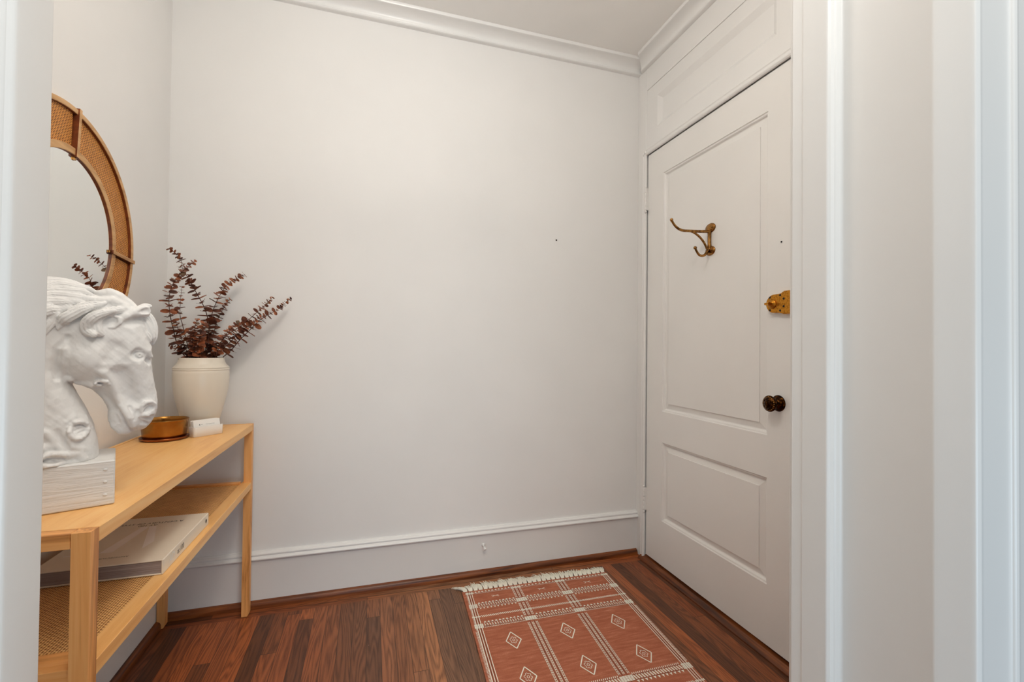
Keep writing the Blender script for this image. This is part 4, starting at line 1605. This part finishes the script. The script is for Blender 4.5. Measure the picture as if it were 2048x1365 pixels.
# the nose bridge is narrower than the jaw side
hw_h = hw_h * np.interp(S2 + (Z2 - 0.95) * 0.1, [-0.08, -0.02, 0.03, 0.07], [1.06, 1.04, 0.96, 0.86]).astype(np.float32)
hw_n = np.interp(Z2, [0.84, 0.88, 0.95, 1.05, 1.12, 1.17, 1.21], [0.060, 0.058, 0.052, 0.044, 0.042, 0.036, 0.020]).astype(np.float32)
D = inflate(head_poly, 0.034, hw_h, gn, 2.2)
D = smin(D, inflate(neck_poly, 0.040, hw_n, gn, 2.2), 0.007).astype(np.float32)
AN = np.abs(gn)                                  # features are symmetric in n


def sub(lo, hi):
    i0, i1 = np.searchsorted(gs, lo[0]), np.searchsorted(gs, hi[0])
    j0, j1 = np.searchsorted(gz, lo[1]), np.searchsorted(gz, hi[1])
    return slice(max(0, i0), i1), slice(max(0, j0), j1)


def surf_n(s, z):
    """half thickness of the body at profile point (s, z)"""
    i = int(np.clip(np.searchsorted(gs, s), 1, len(gs) - 1))
    k = int(np.clip(np.searchsorted(gz, z), 1, len(gz) - 1))
    col = D[i, :, k]
    ins = np.where(col < 0)[0]
    return float(-gn[ins[0]]) if len(ins) else 0.0


def chain(pts, rads, lift=0.0, flat=1.0, k=0.004, cut=False, groove=0.0, gfreq=0.0, nvals=None, onesided=False):
    """round-cone chain laid on the surface; pts (s, z); lift = how far its centre is above the surface"""
    global D
    P_ = []
    for i, (s, z) in enumerate(pts):
        nv = (surf_n(s, z) + lift) if nvals is None else nvals[i]
        P_.append((s, nv, z))
    # keep neighbours even where the silhouette drops away
    for i in range(len(P_)):
        if nvals is None and P_[i][1] <= lift + 1e-6:
            src = P_[i - 1] if i else P_[min(1, len(P_) - 1)]
            P_[i] = (P_[i][0], src[1] * 0.7, P_[i][2])
    if isinstance(rads, (int, float)):
        rads = [rads] * len(P_)
    if groove:
        # smooth the lock's path and spread it into a broad, flat sheet
        Q = catmull(P_, 4)
        f_ = np.linspace(0, len(P_) - 1, len(Q))
        rads = [float(v) * (1.30 if nvals is None else 1.0) for v in np.interp(f_, range(len(P_)), rads)]
        P_ = [tuple(q) for q in Q]
        flat = 0.62
    m_ = max(rads) + 0.012 + k
    lo = (min(p[0] for p in P_) - m_, min(p[2] for p in P_) - m_)
    hi = (max(p[0] for p in P_) + m_, max(p[2] for p in P_) + m_)
    a, c = sub(lo, hi)
    if a.stop - a.start < 2 or c.stop - c.start < 2:
        return
    Sx = gs[a][:, None, None]
    Zx = gz[c][None, None, :]
    Nx = AN[None, :, None]
    best = None
    segs = list(zip(P_[:-1], P_[1:], rads[:-1], rads[1:])) if len(P_) > 1 else [(P_[0], (P_[0][0] + 1e-5, P_[0][1], P_[0][2]), rads[0], rads[0])]
    for p, q, ra, rb in segs:
        e_ = (q[0] - p[0], (q[1] - p[1]), q[2] - p[2])
        L2 = e_[0] ** 2 + (e_[1] / flat) ** 2 + e_[2] ** 2 + 1e-12
        w0, w1, w2 = Sx - p[0], (Nx - p[1]) / flat, Zx - p[2]
        t = np.clip((w0 * e_[0] + w1 * (e_[1] / flat) + w2 * e_[2]) / L2, 0, 1)
        dd = np.sqrt((w0 - e_[0] * t) ** 2 + (w1 - e_[1] / flat * t) ** 2 + (w2 - e_[2] * t) ** 2)
        r_ = ra + (rb - ra) * t
        v = dd - r_
        if groove:
            # strand coordinate: offset across the lock, taken from the nearest stretch only
            off = ((w0 * e_[2] - w2 * e_[0]) / (math.hypot(e_[0], e_[2]) + 1e-9)) + 0 * v
            off = off / (r_ / max(rads))
            if best is None:
                best, boff, brad = v, off, r_ + 0 * v
            else:
                m2 = v < best
                best, boff, brad = np.where(m2, v, best), np.where(m2, off, boff), np.where(m2, r_ + 0 * v, brad)
        else:
            best = v if best is None else np.minimum(best, v)
    if groove:
        g_ = 0.62 * np.abs(np.sin(boff * gfreq * 0.42 + 0.4)) + 0.38 * np.abs(np.sin(boff * gfreq * 0.93))
        best = best + groove * (0.55 - g_) * np.clip(brad / max(rads) * 1.1, 0, 1)
    blk = D[a, :, c]
    D[a, :, c] = smax(blk, -best, k) if cut else smin(blk, best, k)


# --- cheek and jaw
chain([(-0.040, 1.050)], [0.030], lift=-0.022, k=0.02)
chain([(-0.080, 1.020), (-0.0815, 1.045), (-0.080, 1.070)], 0.006, lift=-0.001, k=0.008)
chain([(-0.0885, 1.015), (-0.0905, 1.040), (-0.087, 1.072), (-0.074, 1.094)], 0.0045, lift=0.001, k=0.006, cut=True)
chain([(-0.0740, 1.0135), (-0.069, 1.0115)], 0.0060, lift=0.0, k=0.004)
chain([(-0.066, 1.0125)], 0.0030, lift=0.003, k=0.003, cut=True)
chain([(-0.060, 1.004), (-0.042, 1.001), (-0.030, 0.992)], 0.005, lift=-0.001, k=0.006)
# facial crest
chain([(-0.021, 1.024), (-0.009, 1.005), (0.000, 0.975), (0.011, 0.948), (0.025, 0.928)], [0.0075, 0.0065, 0.006, 0.0055, 0.0045], lift=0.0005, k=0.008)
chain([(0.008, 1.020), (0.017, 0.990), (0.026, 0.962)], [0.012, 0.011, 0.008], lift=0.0065, k=0.012, cut=True)
chain([(-0.030, 0.988), (-0.016, 0.968), (-0.008, 0.950)], [0.007, 0.006, 0.005], lift=0.004, k=0.008, cut=True)
chain([(0.000, 1.075), (-0.012, 1.052)], [0.010, 0.008], lift=0.0075, k=0.014, cut=True)
# swirl below the cheek
for i in range(9):
    t0, t1 = i * 0.62, (i + 1) * 0.62
    r0_, r1_ = 0.0110 - 0.0009 * i, 0.0110 - 0.0009 * (i + 1)
    chain([(-0.026 + r0_ * 1.15 * math.cos(t0), 1.001 + r0_ * 0.72 * math.sin(t0)), (-0.026 + r1_ * 1.15 * math.cos(t1), 1.001 + r1_ * 0.72 * math.sin(t1))], 0.0028, lift=0.0010, k=0.0022)
# --- eye
chain([(0.0345, 1.060)], 0.0135, lift=0.0050, k=0.004, cut=True)
chain([(0.0490, 1.050), (0.0510, 1.044)], 0.0062, lift=0.002, k=0.005, cut=True)
ne = surf_n(0.0345, 1.060)
chain([(0.0345, 1.059)], 0.0088, nvals=[ne - 0.0008], k=0.0010)
chain([(0.0355, 1.0580)], 0.0026, nvals=[ne + 0.0082], k=0.001, cut=True)
chain([(0.019, 1.070), (0.027, 1.0745), (0.037, 1.0740), (0.047, 1.0670), (0.053, 1.0570)], [0.0035, 0.0050, 0.0062, 0.0060, 0.0045], nvals=[ne + 0.0005, ne + 0.003, ne + 0.003, ne - 0.002, ne - 0.009], k=0.005)
chain([(0.022, 1.082), (0.036, 1.0850), (0.049, 1.0740)], [0.006, 0.0075, 0.006], nvals=[ne - 0.004, ne - 0.003, ne - 0.009], k=0.010)
chain([(0.0235, 1.063), (0.0255, 1.053), (0.0330, 1.0475), (0.0415, 1.0500), (0.0450, 1.0570)], [0.0022, 0.0030, 0.0034, 0.0030, 0.0022], nvals=[ne + 0.0025, ne + 0.0035, ne + 0.0030, ne + 0.001, ne - 0.003], k=0.0016)
chain([(0.0240, 1.065), (0.0300, 1.0685), (0.0385, 1.0675), (0.0450, 1.0600)], [0.0020, 0.0030, 0.0030, 0.0020], nvals=[ne + 0.003, ne + 0.0055, ne + 0.0045, ne - 0.001], k=0.0012)
# --- muzzle
chain([(0.050, 0.940)], 0.0120, lift=-0.006, k=0.010)
nn_ = surf_n(0.053, 0.943)
chain([(0.0475, 0.9385), (0.0560, 0.9455)], [0.0046, 0.0066], nvals=[nn_ + 0.0005, nn_ - 0.0025], k=0.0025, cut=True)
chain([(0.0400, 0.9390), (0.0415, 0.9500), (0.0480, 0.9575), (0.0570, 0.9580), (0.0635, 0.9510), (0.0650, 0.9420)], [0.0026, 0.0034, 0.0040, 0.0038, 0.0034, 0.0028],
      nvals=[nn_ + 0.000, nn_ + 0.002, nn_ + 0.002, nn_ - 0.001, nn_ - 0.007, nn_ - 0.011], k=0.0040)
chain([(0.0430, 0.9300), (0.0520, 0.9290), (0.0600, 0.9330)], 0.0030, nvals=[nn_, nn_ - 0.001, nn_ - 0.007], k=0.004)
for (sa_, za_, sb_, zb_) in ((0.0480, 0.9230, 0.0560, 0.9190), (0.0420, 0.9180, 0.0500, 0.9100), (0.0360, 0.9250, 0.0400, 0.9120), (0.0560, 0.9270, 0.0620, 0.9240)):
    chain([(sa_, za_), (sb_, zb_)], 0.0020, lift=0.0006, k=0.003, cut=True)
chain([(0.0300, 0.8945), (0.0240, 0.9040), (0.0150, 0.9220), (0.0070, 0.9400), (0.0010, 0.9530)], [0.0050, 0.0044, 0.0040, 0.0034, 0.0018], lift=0.0018, k=0.0025, cut=True)
chain([(0.0270, 0.9080), (0.0190, 0.9270), (0.0120, 0.9430), (0.0060, 0.9530)], [0.0045, 0.0045, 0.0040, 0.0025], lift=-0.0005, k=0.005)
chain([(0.0000, 0.9330), (0.0040, 0.9180)], [0.0022, 0.0026], lift=0.0012, k=0.003, cut=True)
chain([(0.0210, 0.9490), (0.0280, 0.9300)], [0.0026, 0.0022], lift=0.0015, k=0.004, cut=True)
chain([(0.0345, 0.9400), (0.0300, 0.9230)], [0.0022, 0.0026], lift=0.0012, k=0.004, cut=True)
chain([(-0.0020, 0.9100), (0.0080, 0.9000), (0.0180, 0.8960)], [0.0060, 0.0070, 0.0050], lift=-0.003, k=0.008)
# --- scrolls and lumps at the foot of the neck
for i in range(14):
    t0, t1 = 2.4 - i * 0.42, 2.4 - (i + 1) * 0.42
    chain([(-0.0550 + 0.0130 * math.cos(t0), 0.9130 + 0.0160 * math.sin(t0)), (-0.0550 + 0.0130 * math.cos(t1), 0.9130 + 0.0160 * math.sin(t1))], 0.0040, lift=0.0018, k=0.0032)
chain([(-0.0620, 0.9160), (-0.0540, 0.9190), (-0.0490, 0.9140), (-0.0550, 0.9110), (-0.0610, 0.9080), (-0.0560, 0.9020), (-0.0500, 0.9050)], 0.0028, lift=0.0008, k=0.0022)
chain([(-0.0720, 0.9300), (-0.0620, 0.9380), (-0.0480, 0.9310), (-0.0380, 0.9120)], [0.0020, 0.0045, 0.0050, 0.0030], lift=-0.0012, k=0.006)
for i in range(12):
    t0, t1 = 0.3 + i * 0.42, 0.3 + (i + 1) * 0.42
    chain([(-0.0890 + 0.0200 * math.cos(t0), 0.8620 + 0.0105 * math.sin(t0)), (-0.0890 + 0.0200 * math.cos(t1), 0.8620 + 0.0105 * math.sin(t1))], 0.0046, lift=0.0016, k=0.0035)
chain([(-0.098, 0.8600), (-0.088, 0.8640), (-0.080, 0.8590)], 0.0038, lift=-0.0005, k=0.004)
chain([(-0.1150, 0.8870), (-0.1000, 0.8830), (-0.0880, 0.8900), (-0.0800, 0.8800)], [0.0050, 0.0065, 0.0055, 0.0040], lift=-0.001, k=0.006)
chain([(-0.0700, 0.8960), (-0.0640, 0.8820), (-0.0520, 0.8760)], [0.0030, 0.0050, 0.0045], lift=-0.0005, k=0.006)
chain([(-0.0660, 0.8690), (-0.0540, 0.8660), (-0.0480, 0.8560)], [0.0050, 0.0055, 0.0045], lift=-0.0005, k=0.006)
chain([(-0.0850, 0.9150), (-0.0780, 0.8960), (-0.0700, 0.8830)], [0.0026, 0.0040, 0.0030], lift=0.0015, k=0.006, cut=True)
chain([(-0.1200, 0.9200), (-0.1000, 0.9120), (-0.0900, 0.8980)], [0.0030, 0.0045, 0.0030], lift=0.0005, k=0.008)
for (sa_, za_, sb_, zb_) in ((-0.150, 0.890, -0.130, 0.868), (-0.170, 0.930, -0.145, 0.905), (-0.140, 0.868, -0.118, 0.866), (-0.190, 0.880, -0.165, 0.868)):
    chain([(sa_, za_), (sb_, zb_)], [0.0075, 0.0055], lift=-0.001, k=0.008)
# --- mane
G = dict(groove=0.0030, gfreq=1250.0)
chain([(-0.2250, 1.080), (-0.1950, 1.140), (-0.1550, 1.178), (-0.1170, 1.196), (-0.0900, 1.2005), (-0.0700, 1.1990), (-0.0550, 1.1950)], [0.016, 0.017, 0.017, 0.015, 0.012, 0.010, 0.006], nvals=[0.010] * 7, k=0.008, **G)
chain([(-0.1500, 1.168), (-0.1170, 1.184), (-0.1030, 1.190), (-0.0900, 1.196), (-0.0780, 1.1960), (-0.0640, 1.1935), (-0.0470, 1.1925), (-0.0330, 1.1850)], [0.012, 0.011, 0.010, 0.009, 0.0085, 0.008, 0.0065, 0.002], nvals=[0.022, 0.022, 0.021, 0.020, 0.020, 0.020, 0.020, 0.020], k=0.0020, **G)
chain([(-0.1500, 1.160), (-0.1170, 1.175), (-0.1000, 1.183), (-0.0860, 1.1850), (-0.0700, 1.1850), (-0.0530, 1.1840), (-0.0350, 1.1780)], [0.010, 0.010, 0.0085, 0.0078, 0.0075, 0.007, 0.002], nvals=[0.030, 0.030, 0.029, 0.028, 0.028, 0.028, 0.026], k=0.0018, **G)
chain([(-0.1600, 1.140), (-0.1170, 1.163), (-0.1000, 1.172), (-0.0860, 1.174), (-0.0640, 1.172), (-0.0460, 1.171), (-0.0340, 1.1745)], [0.011, 0.010, 0.009, 0.0085, 0.008, 0.0055, 0.002], lift=0.000, k=0.0018, **G)
chain([(-0.1600, 1.125), (-0.1160, 1.150), (-0.1000, 1.159), (-0.0850, 1.1610), (-0.0690, 1.1640), (-0.0530, 1.1650)], [0.010, 0.010, 0.009, 0.008, 0.006, 0.002], lift=0.0015, k=0.0018, **G)
chain([(-0.1650, 1.095), (-0.1400, 1.120), (-0.1160, 1.136), (-0.1020, 1.1440), (-0.0900, 1.147), (-0.0790, 1.151), (-0.0710, 1.1550)], [0.008, 0.009, 0.0095, 0.0090, 0.0075, 0.005, 0.002], lift=0.0020, k=0.0018, **G)
chain([(-0.1250, 1.085), (-0.1110, 1.101), (-0.1010, 1.119), (-0.0960, 1.129), (-0.0910, 1.137)], [0.0020, 0.0060, 0.0075, 0.0075, 0.005], lift=0.0010, k=0.0018, **G)
chain([(-0.1700, 1.020), (-0.1550, 1.060), (-0.1350, 1.095), (-0.1200, 1.118)], [0.002, 0.008, 0.010, 0.009], lift=0.001, k=0.0018, **G)
# lock that dips and curls down behind the ear
chain([(-0.0230, 1.1630), (-0.0390, 1.1590), (-0.0530, 1.1540), (-0.0640, 1.1450), (-0.0710, 1.1340), (-0.0740, 1.1220)], [0.0030, 0.0060, 0.0070, 0.0068, 0.0058, 0.0020], lift=0.0045, k=0.0014, **G)
chain([(-0.0420, 1.1550), (-0.0550, 1.1480), (-0.0660, 1.1400), (-0.0760, 1.1320), (-0.0830, 1.1230), (-0.0880, 1.1100)], [0.0040, 0.0070, 0.0080, 0.0080, 0.0060, 0.0020], lift=0.0025, k=0.0018, **G)
# lock from the ear root that hangs down in a curl
chain([(0.0170, 1.1560), (0.0000, 1.1520), (-0.0180, 1.1460), (-0.0300, 1.1370), (-0.0350, 1.1230), (-0.0330, 1.1090), (-0.0270, 1.1020)], [0.0030, 0.0058, 0.0070, 0.0080, 0.0085, 0.0080, 0.0050], lift=0.0050, k=0.0014, **G)
chain([(-0.0070, 1.1490), (-0.0250, 1.1430), (-0.0390, 1.1340), (-0.0470, 1.1210), (-0.0450, 1.1080), (-0.0370, 1.1000)], [0.0030, 0.0060, 0.0075, 0.0085, 0.0080, 0.0050], lift=0.0035, k=0.0014, **G)
# the smooth broad lock over the poll
chain([(-0.0290, 1.1840), (-0.0150, 1.1860), (0.0000, 1.1790), (0.0140, 1.1680), (0.0280, 1.1560)], [0.0085, 0.0115, 0.0120, 0.0100, 0.0070], nvals=[0.020, 0.020, 0.020, 0.020, 0.022], k=0.004)
chain([(-0.0290, 1.1700), (-0.0100, 1.1700), (0.0080, 1.1610)], [0.0070, 0.0100, 0.0080], nvals=[0.028, 0.030, 0.030], k=0.005)
# --- ear pointing forward, with its cup and frilled tip
chain([(0.0000, 1.1260), (0.0140, 1.1390), (0.0270, 1.1480), (0.0400, 1.1530)], [0.0110, 0.0120, 0.0115, 0.0125], nvals=[0.032, 0.033, 0.032, 0.030], k=0.005)
chain([(0.0340, 1.1600), (0.0430, 1.1650), (0.0510, 1.1640)], [0.0045, 0.0048, 0.0036], nvals=[0.031, 0.030, 0.028], k=0.003, groove=0.0010, gfreq=1500.0)
chain([(0.0370, 1.1430), (0.0430, 1.1420), (0.0480, 1.1440)], [0.0050, 0.0040, 0.0026], nvals=[0.032, 0.031, 0.030], k=0.003, groove=0.0010, gfreq=1500.0)
chain([(0.0330, 1.1490), (0.0400, 1.1510), (0.0500, 1.1530)], [0.0035, 0.0068, 0.0095], nvals=[0.046, 0.044, 0.042], k=0.002, cut=True)
chain([(0.0150, 1.1250), (0.0260, 1.1310), (0.0340, 1.1330)], [0.0060, 0.0070, 0.0050], lift=0.0030, k=0.008, cut=True)
# little inner curl beside the big lock
chain([(-0.0170, 1.1380), (-0.0080, 1.1400), (0.0010, 1.1350), (0.0020, 1.1250), (-0.0050, 1.1160), (-0.0140, 1.1150)], [0.0016, 0.0026, 0.0030, 0.0030, 0.0026, 0.0016], lift=0.0012, k=0.0022)
chain([(-0.0170, 1.1250), (-0.0080, 1.1270)], [0.0062, 0.0052], lift=0.0045, k=0.004, cut=True)
# --- forelock
GF = dict(groove=0.0028, gfreq=1500.0)
chain([(0.0400, 1.1500), (0.0495, 1.1400), (0.0555, 1.1260), (0.0585, 1.1100), (0.0590, 1.0950), (0.0580, 1.0820)], [0.0070, 0.0095, 0.0100, 0.0092, 0.0070, 0.0028], nvals=[0.004] * 6, k=0.003, **GF)
chain([(0.0370, 1.1380), (0.0450, 1.1260), (0.0510, 1.1110), (0.0560, 1.0970), (0.0580, 1.0880)], [0.0060, 0.0082, 0.0084, 0.0066, 0.0022], nvals=[0.016, 0.016, 0.015, 0.014, 0.012], k=0.0025, **GF)
chain([(0.0320, 1.1290), (0.0370, 1.1160), (0.0430, 1.1030), (0.0500, 1.0920), (0.0540, 1.0860)], [0.0045, 0.0068, 0.0070, 0.0055, 0.0020], nvals=[0.025, 0.025, 0.023, 0.020, 0.018], k=0.0025, **GF)

# gentle hand-modelled unevenness
def wob(f1, f2, f3, ph):
    return (np.sin(gs * f1 + ph)[:, None, None] * np.sin(gn * f2 + 2 * ph)[None, :, None] * np.sin(gz * f3 + 3 * ph)[None, None, :]).astype(np.float32)


D += 0.0007 * wob(130, 110, 120, 0.3) + 0.0004 * wob(290, 260, 310, 1.2) + 0.0002 * wob(700, 640, 660, 2.2)
# cut level with the top of the block, closed by a low plinth collar
D = np.maximum(D, (0.8505 - gz)[None, None, :])


def surface_nets(vol, org, h):
    nx, ny, nz = vol.shape
    ins = vol < 0
    c = ins[:-1, :-1, :-1].astype(np.int8)
    for dx in (0, 1):
        for dy in (0, 1):
            for dz in (0, 1):
                if dx or dy or dz:
                    c = c + ins[dx:nx - 1 + dx, dy:ny - 1 + dy, dz:nz - 1 + dz]
    act = (c > 0) & (c < 8)
    ids = np.full(act.shape, -1, np.int64)
    I, J, K = np.nonzero(act)
    ids[I, J, K] = np.arange(len(I))
    acc = np.zeros((len(I), 3))
    cnt = np.zeros(len(I))
    for ax in range(3):
        o1, o2 = [k for k in range(3) if k != ax]
        for a in (0, 1):
            for b_ in (0, 1):
                p = [0, 0, 0]
                p[o1], p[o2] = a, b_
                q = list(p)
                q[ax] = 1
                va = vol[I + p[0], J + p[1], K + p[2]]
                vb = vol[I + q[0], J + q[1], K + q[2]]
                m_ = (va < 0) != (vb < 0)
                t = np.where(m_, va / np.where(m_, va - vb, 1), 0)
                for k in range(3):
                    acc[:, k] += np.where(m_, p[k] + (t if k == ax else 0), 0)
                cnt += m_
    pos = acc / cnt[:, None] + np.c_[I, J, K]
    pos = pos * h + np.array(org)
    quads = []
    for ax in range(3):
        o1, o2 = (ax + 1) % 3, (ax + 2) % 3
        sl = [slice(None)] * 3
        sh_ = [slice(None)] * 3
        sl[ax], sh_[ax] = slice(0, -1), slice(1, None)
        A_, B_ = ins[tuple(sl)], ins[tuple(sh_)]
        E = A_ != B_
        idx = np.array(np.nonzero(E))
        ok = (idx[o1] > 0) & (idx[o2] > 0) & (idx[o1] < vol.shape[o1] - 1) & (idx[o2] < vol.shape[o2] - 1)
        idx = idx[:, ok]
        def cell(d1, d2):
            t = idx.copy()
            t[o1] -= d1
            t[o2] -= d2
            return ids[t[0], t[1], t[2]]
        q = np.stack([cell(1, 1), cell(0, 1), cell(0, 0), cell(1, 0)], 1)
        fl = A_[idx[0], idx[1], idx[2]]
        q[~fl] = q[~fl][:, ::-1]
        quads.append(q)
    return pos, np.concatenate(quads)


pos, quads = surface_nets(D, (s0, n0, z0_), VX_)
# a touch of smoothing along the mesh edges
for _ in range(1):
    e0 = np.concatenate([quads[:, [0, 1]], quads[:, [1, 2]], quads[:, [2, 3]], quads[:, [3, 0]]])
    sm_ = np.zeros_like(pos)
    ct_ = np.zeros(len(pos))
    np.add.at(sm_, e0[:, 0], pos[e0[:, 1]])
    np.add.at(ct_, e0[:, 0], 1)
    np.add.at(sm_, e0[:, 1], pos[e0[:, 0]])
    np.add.at(ct_, e0[:, 1], 1)
    pos = pos * 0.7 + 0.3 * sm_ / ct_[:, None]
Wp = np.outer(pos[:, 0], HT) + np.outer(pos[:, 1], HN)
Wp[:, 2] += pos[:, 2]
Wp[:, 0] += HP.x
Wp[:, 1] += HP.y
me = bpy.data.meshes.new('horse_head')
org = np.array(hs.location)
me.vertices.add(len(Wp))
me.vertices.foreach_set('co', (Wp - org).astype(np.float32).ravel())
me.loops.add(quads.size)
me.loops.foreach_set('vertex_index', quads.astype(np.int32).ravel())
me.polygons.add(len(quads))
me.polygons.foreach_set('loop_start', np.arange(0, quads.size, 4, dtype=np.int32))
me.polygons.foreach_set('use_smooth', np.ones(len(quads), bool))
me.materials.append(M['plaster'])
me.update(calc_edges=True)
me.validate()
ho_ = bpy.data.objects.new('horse_head', me)
COL.objects.link(ho_)
ho_.parent = hs
# block
BD, BLN = 0.1425, 0.245


def hp(s, n, z):
    q = HP + HT * s + HN * n
    return (q.x, q.y, z)


b = MB()
bb = MB()
bb.box((-BLN, -BD / 2, TZ + 0.0006), (0.0, BD / 2, 0.8505), c=0.0022)
b.add([hp(*p) for p in bb.v], bb.f)
blk_ = b.build('block', M['block'], hs)
for zz in (0.8330, 0.8090, 0.7835):
    b = MB()
    V, F = [], []
    prof = [(0.0034, 0.0), (0.0035, 0.0006), (0.0026, 0.0015), (0.0, 0.0019)]
    for i in range(14):
        a = 2 * PI * i / 14
        for r, h in prof:
            V.append(hp(-0.0145 + r * math.cos(a), -BD / 2 - h, zz + 0.8 * r * math.sin(a)))
    for i in range(14):
        j = (i + 1) % 14
        for k in range(3):
            F.append((i * 4 + k, j * 4 + k, j * 4 + k + 1, i * 4 + k + 1))
    b.add(V, F, 0, True)
    b.build('peg', M['block'], blk_)
